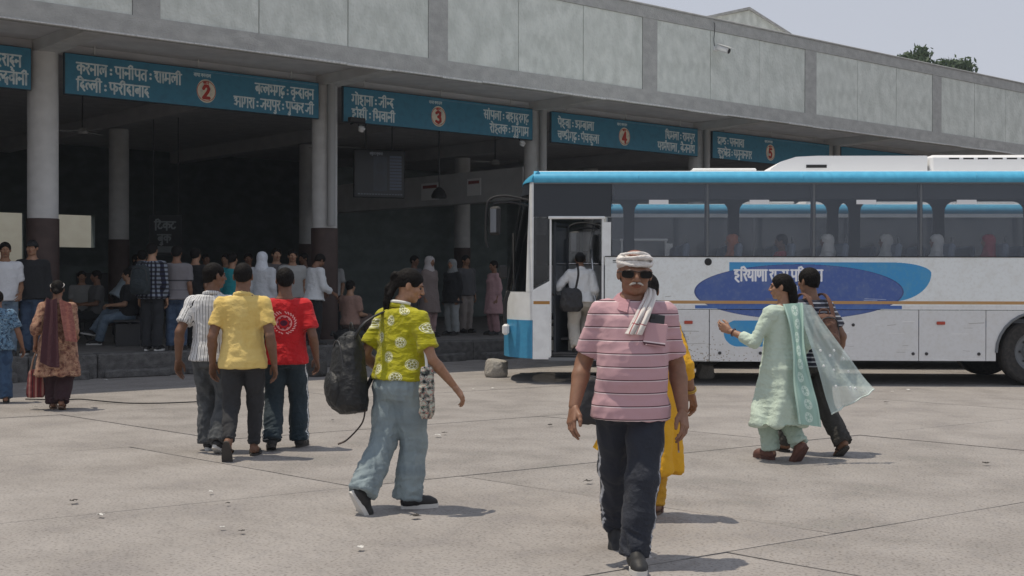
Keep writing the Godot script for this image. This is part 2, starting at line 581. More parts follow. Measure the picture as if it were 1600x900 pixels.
		for z in range(q[4], q[5]):
			for y in range(q[2], q[3]):
				var i: int = q[0] + nx * (y + ny * z)
				var p := inv * (o + Vector3(q[0], y, z) * c)
				for x in range(q[0], q[1]):
					var j := clampi(int((p.y - y0) * sy + 0.5), 0, L)
					var hw := lw[j]
					var hd := ld[j]
					var ax := (p.x - lx[j]) / hw
					var az := (p.z - lz[j]) / hd
					var e := (sqrt(ax * ax + az * az) - 1.0) * minf(hw, hd)
					e = maxf(e, maxf(y0 - p.y, p.y - y1))
					var f := d[i]
					var t := maxf(k - absf(f - e), 0.0)
					d[i] = minf(f, e) - t * t * ik
					i += 1
					p += step
	# keep only what lies behind a plane (n, through p)
	func clip(p0: Vector3, n: Vector3) -> void:
		var i := 0
		for z in nz:
			for y in ny:
				var e := n.dot(o + Vector3(0, y, z) * c - p0)
				var s := n.x * c
				for x in nx:
					if e > d[i]: d[i] = e
					e += s
					i += 1
	func mesh() -> void:
		var at := PackedInt32Array()
		at.resize(d.size())
		at.fill(-1)
		var lim := c * 2.2
		var sx := 1
		var sy := nx
		var sz := nx * ny
		var cells := PackedInt32Array()
		for z in nz - 1:
			for y in ny - 1:
				var i := nx * (y + ny * z)
				for x in nx - 1:
					var a0 := d[i]
					if a0 < lim and a0 > -lim:
						var a1 := d[i + 1]
						var a2 := d[i + sy]
						var a3 := d[i + sy + 1]
						var a4 := d[i + sz]
						var a5 := d[i + sz + 1]
						var a6 := d[i + sz + sy]
						var a7 := d[i + sz + sy + 1]
						var inside := int(a0 < 0) + int(a1 < 0) + int(a2 < 0) + int(a3 < 0) + int(a4 < 0) + int(a5 < 0) + int(a6 < 0) + int(a7 < 0)
						if inside > 0 and inside < 8:
							var s := Vector3.ZERO
							var n := 0
							if (a0 < 0) != (a1 < 0): s += Vector3(a0 / (a0 - a1), 0, 0); n += 1
							if (a2 < 0) != (a3 < 0): s += Vector3(a2 / (a2 - a3), 1, 0); n += 1
							if (a4 < 0) != (a5 < 0): s += Vector3(a4 / (a4 - a5), 0, 1); n += 1
							if (a6 < 0) != (a7 < 0): s += Vector3(a6 / (a6 - a7), 1, 1); n += 1
							if (a0 < 0) != (a2 < 0): s += Vector3(0, a0 / (a0 - a2), 0); n += 1
							if (a1 < 0) != (a3 < 0): s += Vector3(1, a1 / (a1 - a3), 0); n += 1
							if (a4 < 0) != (a6 < 0): s += Vector3(0, a4 / (a4 - a6), 1); n += 1
							if (a5 < 0) != (a7 < 0): s += Vector3(1, a5 / (a5 - a7), 1); n += 1
							if (a0 < 0) != (a4 < 0): s += Vector3(0, 0, a0 / (a0 - a4)); n += 1
							if (a1 < 0) != (a5 < 0): s += Vector3(1, 0, a1 / (a1 - a5)); n += 1
							if (a2 < 0) != (a6 < 0): s += Vector3(0, 1, a2 / (a2 - a6)); n += 1
							if (a3 < 0) != (a7 < 0): s += Vector3(1, 1, a3 / (a3 - a7)); n += 1
							at[i] = V.size()
							cells.append(i)
							V.append(o + (Vector3(x, y, z) + s / n) * c)
							N.append(Vector3(a1 + a3 + a5 + a7 - a0 - a2 - a4 - a6, a2 + a3 + a6 + a7 - a0 - a1 - a4 - a5, a4 + a5 + a6 + a7 - a0 - a1 - a2 - a3).normalized())
					i += 1
		for i in cells:
			var s0 := d[i] < 0
			if i >= sy + sz and s0 != (d[i + sx] < 0): face(at[i], at[i - sy], at[i - sy - sz], at[i - sz], s0)
			if i >= sx + sz and s0 != (d[i + sy] < 0): face(at[i], at[i - sz], at[i - sz - sx], at[i - sx], s0)
			if i >= sx + sy and s0 != (d[i + sz] < 0): face(at[i], at[i - sx], at[i - sx - sy], at[i - sy], s0)
	func face(a: int, b: int, e: int, f: int, flip: bool) -> void:
		if a < 0 or b < 0 or e < 0 or f < 0: return
		if flip: I.append_array(PackedInt32Array([a, e, b, a, f, e]))
		else: I.append_array(PackedInt32Array([a, b, e, a, e, f]))
	# move the surface in and out by noise; amp metres, f = frequencies along x y z
	func ruffle(nz_: FastNoiseLite, amp: float, f: Vector3, ridged := true) -> void:
		for i in V.size():
			var p := V[i] * f
			var v := nz_.get_noise_3d(p.x, p.y, p.z)
			if ridged: v = 0.35 - absf(v) * 1.3
			V[i] += N[i] * v * amp
	func normals() -> void:
		N.fill(Vector3.ZERO)
		for k in range(0, I.size(), 3):
			var a := V[I[k]]
			var n := (V[I[k + 2]] - a).cross(V[I[k + 1]] - a)
			N[I[k]] += n
			N[I[k + 1]] += n
			N[I[k + 2]] += n
		for i in N.size(): N[i] = N[i].normalized()
	# u once round the upright axis through (ax, az), seam at angle zero of +seam direction; v = y; both scaled by box (u0, v0, us, vs)
	func uv_round(ax: float, az: float, turn: float, us: float, v0: float, vs: float, arms := []) -> void:
		UV.resize(V.size())
		for i in V.size():
			var u := atan2(V[i].x - ax, V[i].z - az) / TAU
			for a: Array in arms:      # sleeves: round the arm instead
				var q: Vector3 = Geometry3D.get_closest_point_to_segment_uncapped(V[i], a[0], a[1])
				if (V[i].x - ax) * signf(q.x - ax) > a[2]: u = atan2(V[i].x - q.x, V[i].z - q.z) * .062 + a[3]
			UV[i] = Vector2(fposmod(u + turn, 1.0) * us, (v0 - V[i].y) * vs)
		var twin := {}
		for k in range(0, I.size(), 3):
			var lo := minf(UV[I[k]].x, minf(UV[I[k + 1]].x, UV[I[k + 2]].x))
			var hi := maxf(UV[I[k]].x, maxf(UV[I[k + 1]].x, UV[I[k + 2]].x))
			if hi - lo > us * 0.5:
				for e in 3:
					var j := I[k + e]
					if UV[j].x < us * 0.5:
						if not twin.has(j):
							twin[j] = V.size()
							V.append(V[j])
							N.append(N[j])
							UV.append(UV[j] + Vector2(us, 0))
						I[k + e] = twin[j]
	func uv_flat(us: float, v0: float, vs: float, u0 := 0.0) -> void:
		UV.resize(V.size())
		for i in V.size(): UV[i] = Vector2((V[i].x - u0) * us, (v0 - V[i].y) * vs)
	func arrays(col := PackedColorArray()) -> Array:
		var a := []
		a.resize(Mesh.ARRAY_MAX)
		a[Mesh.ARRAY_VERTEX] = V
		a[Mesh.ARRAY_NORMAL] = N
		if UV.size() == V.size(): a[Mesh.ARRAY_TEX_UV] = UV
		if col.size() == V.size(): a[Mesh.ARRAY_COLOR] = col
		a[Mesh.ARRAY_INDEX] = I
		return a
	func commit(col := PackedColorArray()) -> ArrayMesh:
		var m := ArrayMesh.new()
		if V.size() > 2: m.add_surface_from_arrays(Mesh.PRIMITIVE_TRIANGLES, arrays(col))
		return m

# joined triangle soup with vertex colours: one continuous body out of several grids
class Soup:
	var V := PackedVector3Array()
	var N := PackedVector3Array()
	var C := PackedColorArray()
	var I := PackedInt32Array()
	var blot: FastNoiseLite      # uneven skin
	func add(v: PackedVector3Array, n: PackedVector3Array, ix: PackedInt32Array, c: PackedColorArray, xf: Transform3D, tint: Color) -> void:
		var b := V.size()
		var mirrored := xf.basis.determinant() < 0
		var nb := xf.basis.inverse().transposed()
		for i in v.size():
			V.append(xf * v[i])
			N.append((nb * n[i]).normalized())
			var t := tint * c[i] if c.size() else tint
			if blot:
				var q := V[-1] * 34.0
				t = t * (1.0 + .16 * blot.get_noise_3d(q.x, q.y, q.z) + .1 * blot.get_noise_3d(q.x * .2, q.y * .2, q.z * .2))
			C.append(t)
		if mirrored:
			for k in range(0, ix.size(), 3): I.append_array(PackedInt32Array([b + ix[k], b + ix[k + 2], b + ix[k + 1]]))
		else:
			for k in ix: I.append(b + k)
	func commit() -> ArrayMesh:
		var a := []
		a.resize(Mesh.ARRAY_MAX)
		a[Mesh.ARRAY_VERTEX] = V
		a[Mesh.ARRAY_NORMAL] = N
		a[Mesh.ARRAY_COLOR] = C
		a[Mesh.ARRAY_INDEX] = I
		var m := ArrayMesh.new()
		m.add_surface_from_arrays(Mesh.PRIMITIVE_TRIANGLES, a)
		return m
func people_kit() -> void:
	crease.seed = 11
	crease.frequency = 1.0
	crease.fractal_octaves = 2
	strand.seed = 5
	strand.frequency = 1.0
	strand.fractal_octaves = 2
	skin_m = mat(Color.WHITE, 0.55)
	skin_m.vertex_color_use_as_albedo = true
	hair_m = mat(sc(.009, .0075, .007), 0.7)
	hair_m.metallic_specular = 0.25
	var cn := noise_tex(0.012, 303, [], [], 512, 4, 14.0)
	(cn.noise as FastNoiseLite).fractal_type = FastNoiseLite.FRACTAL_RIDGED
	M.creases = cn
	M.eye = mat(sc(.05, .04, .035), 0.15)
	var st := st_new()
	lathe(st, [Vector2(.0001, -.0115), Vector2(.008, -.008), Vector2(.0115, 0), Vector2(.008, .008), Vector2(.0001, .0115)], 10)
	EYE = st.commit()
	st = st_new()
	tube(st, [Vector3(.012, .021, .094), Vector3(.03, .026, .088), Vector3(.05, .02, .07)], [.0045, .005, .003], 6, .6)
	BROW = st.commit()
	make_heads()
	make_hands()
	make_shoes()

func cloth(c: Color, rough := 0.92) -> StandardMaterial3D:
	var m := mat(c, rough)
	m.rim_enabled = true
	m.rim = 0.15
	m.uv1_triplanar = true
	m.uv1_scale = Vector3.ONE * 2.6
	m.normal_enabled = true
	m.normal_scale = 0.55
	m.normal_texture = M.creases
	return m
func print_cloth(p: Paint, rough := 0.92, uv_creases := false) -> StandardMaterial3D:
	var m := cloth(Color.WHITE, rough)
	m.uv1_triplanar = false
	m.normal_enabled = uv_creases
	m.uv1_scale = Vector3.ONE
	m.albedo_texture = p.tex()
	return m
# ---------------------------------------------------------------- people
var crease := FastNoiseLite.new()
var strand := FastNoiseLite.new()
var HEAD := {}
var HAND := {}
var SHOE := {}
var skin_m: StandardMaterial3D
var hair_m: StandardMaterial3D
var M := {}

func head_field(woman: bool, cell: float) -> Field:      # facing +z, chin at y -0.112, crown at 0.113
	var f := Field.new(Vector3(-0.105, -0.2, -0.125), Vector3(0.105, 0.13, 0.135), cell)
	var w := 0.93 if woman else 1.0
	f.ell(Vector3(0, 0.028, -0.012), Vector3(0.075, 0.085, 0.094), 0.01)
	f.ell(Vector3(0, -0.03, 0.022), Vector3(0.06 * w, 0.078, 0.066), 0.03)
	f.cap(Vector3(-0.036 * w, -0.074, 0.02), Vector3(0.036 * w, -0.074, 0.02), 0.024, 0.024, 0.03)
	f.ell(Vector3(0, -0.09, 0.058), Vector3(0.024, 0.02, 0.02), 0.025)
	for s in [-1.0, 1.0]:
		f.ell(Vector3(0.042 * s * w, -0.022, 0.058), Vector3(0.022, 0.02, 0.02), 0.02)
		f.cap(Vector3(0.012 * s, 0.024, 0.084), Vector3(0.046 * s, 0.022, 0.066), 0.010, 0.008, 0.012)
		f.ell(Vector3(0.032 * s, 0.003, 0.098), Vector3(0.018, 0.011, 0.02), 0.01, true)
		f.ell(Vector3(0.081 * s, -0.004, -0.008), Vector3(0.009, 0.033, 0.02), 0.006, false, Basis(Vector3.UP, -0.35 * s))
		f.ell(Vector3(0.013 * s, -0.03, 0.092), Vector3(0.010, 0.008, 0.010), 0.008)
	f.cap(Vector3(0, 0.016, 0.086), Vector3(0, -0.026, 0.106), 0.0085, 0.0125, 0.012)
	f.cap(Vector3(-0.02, -0.056, 0.083), Vector3(0, -0.053, 0.092), 0.006, 0.008, 0.006)
	f.cap(Vector3(0.02, -0.056, 0.083), Vector3(0, -0.053, 0.092), 0.006, 0.008, 0.006)
	f.cap(Vector3(-0.017, -0.064, 0.083), Vector3(0.017, -0.064, 0.083), 0.008, 0.008, 0.006)
	var nr := 0.046 if woman else 0.056
	f.cap(Vector3(0, -0.05, -0.018), Vector3(0, -0.19, -0.034), nr, nr * 1.08, 0.03)
	f.mesh()
	return f

func make_heads() -> void:
	for g in [["man", false, 0.0042], ["woman", true, 0.0042], ["far", false, 0.0085]]:
		var f := head_field(g[1], g[2])
		var c := PackedColorArray()
		for p in f.V:
			var t := Color.WHITE
			var lip := (Vector3(p.x / 0.024, (p.y + 0.059) / 0.012, (p.z - 0.088) / 0.02)).length()
			if lip < 1.0: t = Color(0.78, 0.55, 0.55) if not g[1] else Color(0.85, 0.45, 0.45)
			c.append(t)
		HEAD[g[0]] = {"V": f.V, "N": f.N, "I": f.I, "C": c}

func make_hands() -> void:
	for kind in [["relaxed", [14, 26, 18], 0.0036], ["grip", [62, 78, 40], 0.0036], ["far", [25, 35, 20], 0.007]]:
		var f := Field.new(Vector3(-0.06, -0.215, -0.07), Vector3(0.085, 0.04, 0.085), kind[2])
		var ax := Vector3(1, 0, 0)
		f.cap(Vector3(0, 0.03, 0), Vector3(0, -0.02, 0), 0.026, 0.027, 0.01, ax, 0.75)
		var fz := [0.031, 0.011, -0.011, -0.031]
		var ln := [[0.044, 0.027, 0.021], [0.049, 0.031, 0.022], [0.045, 0.029, 0.021], [0.035, 0.021, 0.019]]
		for k in 4:
			var kn := Vector3(0.002, -0.094 + absf(fz[k] - 0.008) * 0.25, fz[k])
			f.cap(Vector3(0.0, -0.018, fz[k] * 0.55), kn, 0.019, 0.0145, 0.012, ax, 0.8)
			var a := 0.0
			var p := kn
			var r := 0.0098 if k < 3 else 0.0084
			for b in 3:
				a += deg_to_rad(kind[1][b] * (1.0 + 0.12 * k))
				var q := p + Vector3(sin(a), -cos(a), fz[k] * 0.6 * (1.0 if b == 0 else 0.3)) * float(ln[k][b])
				f.cap(p, q, r, r * 0.9, 0.003)
				p = q
				r *= 0.9
		var th := [Vector3(0.006, -0.028, 0.022), Vector3(0.018, -0.062, 0.048), Vector3(0.024, -0.09, 0.056), Vector3(0.03, -0.114, 0.055)]
		if kind[0] == "grip": th = [Vector3(0.006, -0.028, 0.022), Vector3(0.026, -0.058, 0.046), Vector3(0.05, -0.078, 0.044), Vector3(0.062, -0.094, 0.034)]
		f.chain(th, [0.018, 0.0135, 0.011, 0.009], 0.006)
		f.mesh()
		HAND[kind[0]] = {"V": f.V, "N": f.N, "I": f.I}

func make_shoes() -> void:
	var f := Field.new(Vector3(-0.07, -0.01, -0.1), Vector3(0.07, 0.15, 0.22), 0.0065)
	f.chain([Vector3(0, 0.05, -0.045), Vector3(0, 0.052, 0.03), Vector3(0.004, 0.04, 0.12), Vector3(0.004, 0.034, 0.155)], [0.04, 0.043, 0.041, 0.034], 0.02)
	f.chain([Vector3(0, 0.05, -0.028), Vector3(0, 0.105, -0.024)], [0.042, 0.04], 0.02, Vector3.ZERO, 1.0, true)
	f.cap(Vector3(0, 0.1, 0.01), Vector3(0, 0.065, 0.075), 0.026, 0.024, 0.015)
	f.clip(Vector3(0, 0.02, 0), Vector3(0, -1, 0))
	f.mesh()
	SHOE["upper"] = f.commit()
	var o := PackedVector2Array()
	for k in 26:
		var a := TAU * k / 26.0
		var z := cos(a) * 0.137 + 0.056
		var w := 0.044 * pow(absf(sin(a)), 0.62) * (0.86 + 0.22 * smoothstep(-0.05, 0.12, z))
		o.append(Vector2(signf(sin(a)) * w + 0.003, -z))
	var st := st_new()
	prism(st, o, 0.0, 0.03, Transform3D(Basis(Vector3.RIGHT, -PI / 2), Vector3.ZERO))
	SHOE["sole"] = st.commit()
	st = st_new()
	prism(st, o, 0.0, 0.018, Transform3D(Basis(Vector3.RIGHT, -PI / 2), Vector3.ZERO))
	SHOE["slipper"] = st.commit()
	st = st_new()
	for s in [-1.0, 1.0]:
		tube(st, curve([Vector3(0, 0.02, 0.115), Vector3(0.012 * s, 0.055, 0.085), Vector3(0.046 * s, 0.052, 0.03), Vector3(0.042 * s, 0.012, 0.0)], 8), 0.008, 6, 0.6)
	SHOE["strap"] = st.commit()

# two-bone reach: the middle joint between a and b, bent towards pole
func bend(a: Vector3, b: Vector3, l1: float, l2: float, pole: Vector3) -> Array:
	var v := b - a
	var dist := v.length()
	if dist > (l1 + l2) * 0.998:
		b = a + v.normalized() * (l1 + l2) * 0.998
		v = b - a
		dist = v.length()
	var x := (l1 * l1 - l2 * l2 + dist * dist) / (2.0 * dist)
	var h := sqrt(maxf(l1 * l1 - x * x, 0.0))
	var dir := v / dist
	var up := (pole - dir * pole.dot(dir)).normalized()
	return [a + dir * x + up * h, b]

func aim(at: Vector3, down: Vector3, fwd: Vector3, scl := Vector3.ONE) -> Transform3D:      # -y along down, +z near fwd
	var y := -down.normalized()
	var z := (fwd - y * fwd.dot(y)).normalized()
	var x := y.cross(z)
	return Transform3D(Basis(x * scl.x, y * scl.y, z * scl.z), at)

func torso_sections(s: Dictionary) -> Array:      # body, not clothing; fractions of the height
	var woman: bool = s.get("woman", false)
	var b: float = s.get("belly", 0.0)
	var g: float = s.get("girth", 1.0)
	var H: float = s.H
	var t := [[.455, .080, .062, -.004], [.50, .100, .072, -.006], [.54, .100, .070, -.004], [.60, .086 + b * .8, .062 + b, b * .75], [.66, .088 + b * .7, .064 + b, b * .6], [.72, .098 + b * .3, .070 + b * .35, .0], [.765, .103, .070, -.002], [.797, .092, .060, -.008], [.825, .066, .046, -.012], [.85, .040, .038, -.012], [.875, .032, .034, -.01]]
	if woman: t = [[.455, .082, .064, -.004], [.50, .103, .076, -.008], [.54, .098, .070, -.006], [.60, .076 + b * .8, .056 + b, b * .5], [.66, .078 + b * .7, .060 + b, b * .4 + .002], [.72, .088 + b * .3, .074 + b * .2, .008], [.765, .091, .064, .0], [.80, .088, .052, -.008], [.825, .064, .040, -.012], [.85, .034, .032, -.012], [.875, .028, .03, -.01]]
	var out := []
	for e in t: out.append([(e[0] - .515) * H, e[1] * H * g, e[2] * H * g, e[3] * H])
	return out

func person(s: Dictionary) -> Node3D:
	var H: float = s.H
	var woman: bool = s.get("woman", false)
	var cell: float = s.get("cell", 0.012)
	var far: bool = s.get("far", false)
	var root := thing("person", s.label, "person", s.pos, deg_to_rad(s.get("yaw", 0.0)), s.get("group", ""))
	var J := {}
	s.J = J
	s.root = root
	# --- joints
	var pel := Vector3(0, .515 * H, 0) + (s.get("pelvis", Vector3.ZERO) as Vector3)
	var B := Basis(Vector3.UP, deg_to_rad(s.get("twist", 0.0))) * Basis(Vector3.BACK, deg_to_rad(s.get("tilt", 0.0))) * Basis(Vector3.RIGHT, deg_to_rad(s.get("lean", 0.0)))
	var T := Transform3D(B, pel)
	J.T = T
	var shw: float = (.094 if woman else .105) * s.get("girth", 1.0) * s.get("shoulders", 1.0)
	var up := func(x: float, y: float, z: float) -> Vector3: return T * Vector3(x * H, (y - .515) * H, z * H)
	J.neck = up.call(0, .845, -.012)
	var HB := B * Basis(Vector3.UP, deg_to_rad(s.get("head_yaw", 0.0))) * Basis(Vector3.RIGHT, deg_to_rad(s.get("head_pitch", 0.0))) * Basis(Vector3.BACK, deg_to_rad(s.get("head_roll", 0.0)))
	var hs: float = .126 * H / .225 * s.get("head", 1.0)
	var hc: Vector3 = J.neck + HB * Vector3(0, s.get("neck", .081) * H, .014 * H)
	J.head = Transform3D(HB.scaled_local(Vector3(s.get("face", 1.0), 1, s.get("face", 1.0)) * hs), hc)
	var lr := ["L", "R"]
	for k in 2:
		var sg := 1.0 if k == 0 else -1.0
		var e: String = lr[k]
		J["sh" + e] = up.call(shw * sg, .787, -.008)
		var hnd: Vector3 = s.get("hands", [Vector3(.045, -.53, .05), Vector3(-.045, -.53, .05)])[k]
		var pole: Vector3 = s.get("elbow" + e, Vector3(.22 * sg, 0, -1))
		var ik := bend(J["sh" + e], J["sh" + e] + hnd * (H / 1.7), .172 * H, .152 * H, pole)
		J["el" + e] = ik[0]
		J["wr" + e] = ik[1]
		var ft: Array = s.get("feet", [[.09, 0, 0, 0, 8], [-.09, 0, 0, 0, -8]])[k]      # x, y, z of the heel-ball middle, pitch, yaw
		var fb := Basis(Vector3.UP, deg_to_rad(ft[4])) * Basis(Vector3.RIGHT, deg_to_rad(ft[3]))
		J["foot" + e] = Transform3D(fb, Vector3(ft[0], ft[1], ft[2]))
		var ank: Vector3 = J["foot" + e] * Vector3(0, .085, -.03)
		J["hip" + e] = pel + Vector3(.053 * H * sg, -.012 * H, 0)
		var kp: Vector3 = s.get("knee" + e, Vector3(.12 * sg, 0, 1))
		ik = bend(J["hip" + e], ank, .229 * H, .222 * H, kp)
		J["kn" + e] = ik[0]
		J["an" + e] = ank
	# --- skin: one surface
	var lo := Vector3(1e9, 1e9, 1e9)
	var hi := -lo
	for e in J.values():
		if e is Vector3:
			lo = lo.min(e)
			hi = hi.max(e)
	lo -= Vector3(.16, .14, .2)
	hi += Vector3(.16, .12, .2)
	lo.y = maxf(lo.y, -0.02)
	s.lo = lo
	s.hi = hi
	var bc := maxf(cell, 0.013)
	var f := Field.new(lo, hi, bc)
	var sec := torso_sections(s)
	f.column(T, sec, .03, -.012)
	for k in 2:
		var e: String = lr[k]
		var ar: float = s.get("arm", 1.0) * (0.9 if woman else 1.0) * H
		var fa: Vector3 = J["el" + e].lerp(J["wr" + e], .3)
		f.chain([J["sh" + e], J["sh" + e].lerp(J["el" + e], .5), J["el" + e]], [.031 * ar, .028 * ar, .024 * ar], .025)
		f.chain([J["el" + e], fa, J["wr" + e]], [.024 * ar, .0255 * ar, .0165 * ar], .012)
		f.chain([J["hip" + e], J["kn" + e]], [.044 * H, .03 * H], .03)
		f.chain([J["kn" + e], J["kn" + e].lerp(J["an" + e], .3), J["an" + e]], [.03 * H, .031 * H, .021 * H], .02)
		var F: Transform3D = J["foot" + e]
		f.chain([F * Vector3(0, .05, -.05), F * Vector3(0, .045, .03), F * Vector3(.004, .028, .125)], [.03, .032, .024], .02)
	f.cap(J.neck, J.neck + (hc - J.neck) * .4, .034 * H if not woman else .028 * H, .033 * H if not woman else .027 * H, .03)
	f.mesh()
	var soup := Soup.new()
	soup.blot = strand
	var tone: Color = s.get("skin", Color(.235, .125, .075)) * 1.22
	tone.a = 1.0
	soup.add(f.V, f.N, f.I, PackedColorArray(), Transform3D(), tone)
	var hk := "far" if far else ("woman" if woman else "man")
	soup.add(HEAD[hk].V, HEAD[hk].N, HEAD[hk].I, HEAD[hk].C, J.head, tone)
	for k in 2:
		var e: String = lr[k]
		var g: String = "far" if far else s.get("grip", ["relaxed", "relaxed"])[k]
		var dir: Vector3 = J["wr" + e] - J["el" + e]
		var fw: Vector3 = s.get("thumb" + e, Vector3(-.5 if k == 0 else .5, .1, 1))
		var a := aim(J["wr" + e], dir + (s.get("wrist" + e, Vector3.ZERO) as Vector3), fw, Vector3.ONE * H / 1.74)
		if k == 0: a.basis.x = -a.basis.x
		J["hand" + e] = a
		soup.add(HAND[g].V, HAND[g].N, HAND[g].I, PackedColorArray(), a, tone)
	put("body", soup.commit(), skin_m, root)
	if not far and s.get("eyes", true):
		for sg in [-1.0, 1.0]:
			put("eye", EYE, M.eye, root, J.head * Transform3D(Basis(), Vector3(.032 * sg, .003, .078)))
			put("eyebrow", BROW, hair_m, root, J.head * Transform3D(Basis().scaled(Vector3(sg, 1, 1)), Vector3.ZERO))
	# --- clothing
	for g in s.get("wear", []): garment(s, g)
	if s.has("shoes"): shoes(s)
	if s.has("hair"): hair(s)
	return root

var EYE: Mesh
var BROW: Mesh

func shoes(s: Dictionary) -> void:
	var a: Array = s.shoes      # [upper material, sole material, kind]
	for e in ["L", "R"]:
		var F: Transform3D = s.J["foot" + e]
		if e == "L": F.basis.x = F.basis.x
		var k: float = s.H / 1.72
		F.basis = F.basis.scaled_local(Vector3(k, k, k))
		if a[2] == "slipper":
			var o := put("sandal", SHOE.slipper, a[1], s.root, F)
			put("strap", SHOE.strap, a[0], o)
		else:
			var o := put("shoe", SHOE.upper, a[0], s.root, F)
			put("sole", SHOE.sole, a[1], o)

# garments: "shirt", "trousers", "kurta"
func garment(s: Dictionary, g: Dictionary) -> void:
	var H: float = s.H
	var J: Dictionary = s.J
	var cell: float = g.get("cell", s.get("cell", 0.012))
	var f := Field.new(s.lo - Vector3.ONE * .06, s.hi + Vector3.ONE * .06, cell)
	var loose: float = g.get("loose", .014)
	var woman: bool = s.get("woman", false)
	var ar: float = s.get("arm", 1.0) * (0.9 if woman else 1.0) * H
	if g.kind == "trousers":
		var w: float = g.get("hem", .075)      # radius at the foot
		var kw: float = g.get("knee", .073)
		var tw: float = g.get("thigh", .092) * s.get("girth", 1.0)
		var sec := torso_sections(s).slice(0, 4)
		f.column(J.T, sec, .03, loose)
		var len: float = g.get("length", 1.0)
		for k in 2:
			var e: String = ["L", "R"][k]
			var end: Vector3 = J["kn" + e].lerp(J["an" + e] + ((J["an" + e] - J["kn" + e]) as Vector3).normalized() * .02, len)
			f.chain([J["hip" + e], J["hip" + e].lerp(J["kn" + e], .5), J["kn" + e]], [tw, lerpf(tw, kw, .5), kw], .035)
			f.chain([J["kn" + e], J["kn" + e].lerp(end, .5), end], [kw, lerpf(kw, w, .6), w], .025, Vector3.ZERO, 1.0, true)
	else:
		var sec := torso_sections(s)
		var hem: float = (g.get("hemline", .47) - .515) * H
		var out := []
		var flare: float = g.get("flare", 0.0)
		var straight: float = g.get("straight", .5)      # how far the cloth bridges the waist
		var hipw: float = 0.0
		var hipd: float = 0.0
		for e in sec:
			if e[0] < .09 * H:
				hipw = maxf(hipw, e[1])
				hipd = maxf(hipd, e[2])
		for e in sec:
			var y: float = e[0]
			if y < hem or y > (g.get("top", .838) - .515) * H: continue
			var t := straight * (1.0 - smoothstep(.08 * H, .24 * H, y))
			var lowr := 1.0 - smoothstep(.015 * H, .07 * H, y)
			out.append([y, maxf(maxf(e[1], lerpf(e[1], hipw, t)), (hipw + .026) * lowr), maxf(maxf(e[2], lerpf(e[2], hipd, t)), (hipd + .024) * lowr), e[3]])
		var top: Array = out[-1]
		if out[0][0] > hem + .005:
			var b: Array = out[0]
			var n := 6
			var ex := []
			for i in n:
				var t := float(i) / n
				var y := lerpf(hem, b[0], t)
				var fl := flare * (1.0 - t)
				ex.append([y, b[1] + fl, b[2] + fl, b[3] + g.get("swing", 0.0) * (1.0 - t), g.get("sway", 0.0) * (1.0 - t)])
			out = ex + out
		f.column(J.T, out, .03, loose)
		var sl: float = g.get("sleeve", .45)      # 0.5 is the elbow, 1 the wrist
		var sw: float = g.get("cuff", .016)
		for k in 2:
			var e: String = ["L", "R"][k]
			var inn: Vector3 = J["sh" + e].lerp(J.neck, .5) - J.T.basis.y * .02 * H
			f.cap(inn, J["sh" + e], .032 * H, .031 * ar + loose * .6, .03)
			if sl <= 0.0: continue
			if sl <= .52:
				var end: Vector3 = J["sh" + e].lerp(J["el" + e], sl * 2.0)
				f.chain([J["sh" + e], end], [.031 * ar + loose * .7, lerpf(.031, .026, sl) * ar + sw], .03, Vector3.ZERO, 1.0, true)
			else:
				var end: Vector3 = J["el" + e].lerp(J["wr" + e], (sl - .5) * 2.0)
				f.chain([J["sh" + e], J["el" + e]], [.033 * ar + loose * .8, .026 * ar + sw], .03)
				f.chain([J["el" + e], end], [.026 * ar + sw, lerpf(.027, .018, (sl - .5) * 2.0) * ar + sw], .015, Vector3.ZERO, 1.0, true)
		if g.get("collar", true):
			var ring := []
			for i in 13:
				var a := TAU * i / 12.0 + PI
				var fr := cos(a)
				ring.append(J.T * Vector3(sin(a) * .0405 * H, (.832 - .515 - fr * .010) * H, (-.011 + cos(a) * .0395) * H))
			f.chain(ring, ring.map(func(_p): return .017 if cell < .016 else .02), .01, J.T.basis.y, 1.0)
	f.mesh()
	var wr: Array = g.get("folds", [.008, 8.0, 4.5])
	f.ruffle(crease, wr[0], Vector3(wr[1], wr[2], wr[1]))
	f.ruffle(crease, wr[0] * (.22 if g.kind == "trousers" else .5), Vector3(wr[2] * 1.3, wr[1] * 2.2, wr[2] * 1.3))
	# cloth bunches where it bends or stacks up: knees, hems, waist, elbows
	var bunch := []
	if g.kind == "trousers":
		for e in ["L", "R"]:
			bunch.append([J["kn" + e], .16, .012])
			bunch.append([(J["kn" + e] as Vector3).lerp(J["an" + e], .92), .2, .02])
			bunch.append([J["hip" + e], .17, .01])
	else:
		bunch.append([J.T.origin + J.T.basis.y * .07 * H, .2, .013])
		for e in ["L", "R"]:
			bunch.append([J["el" + e], .14, .011])
			bunch.append([(J["sh" + e] as Vector3) - J.T.basis.y * .05, .15, .011])
	for i in f.V.size():
		var p := f.V[i]
		var a := 0.0
		for b in bunch:
			var q: Vector3 = p - b[0]
			a = maxf(a, b[2] * (1.0 - minf(q.length() / b[1], 1.0)))
		if a > .001:
			var w := p.x * .5 + p.y + p.z * .35
			f.V[i] += f.N[i] * a * (.45 - absf(crease.get_noise_3d(p.x * 5 + 7, w * 19, p.z * 5)) * 2.0)
	if g.get("pleats", 0) > 0:
		for i in f.V.size():
			var p := f.V[i]
			var t: float = clampf((g.get("pleat_top", .55) * H - p.y) / (.3 * H), 0, 1)
			if t > 0.0: f.V[i] += f.N[i] * sin(atan2(p.x, p.z) * g.pleats + crease.get_noise_3d(p.x * 3, p.y * 2, p.z * 3) * 4.0) * g.get("pleat_amp", .012) * t
	f.normals()
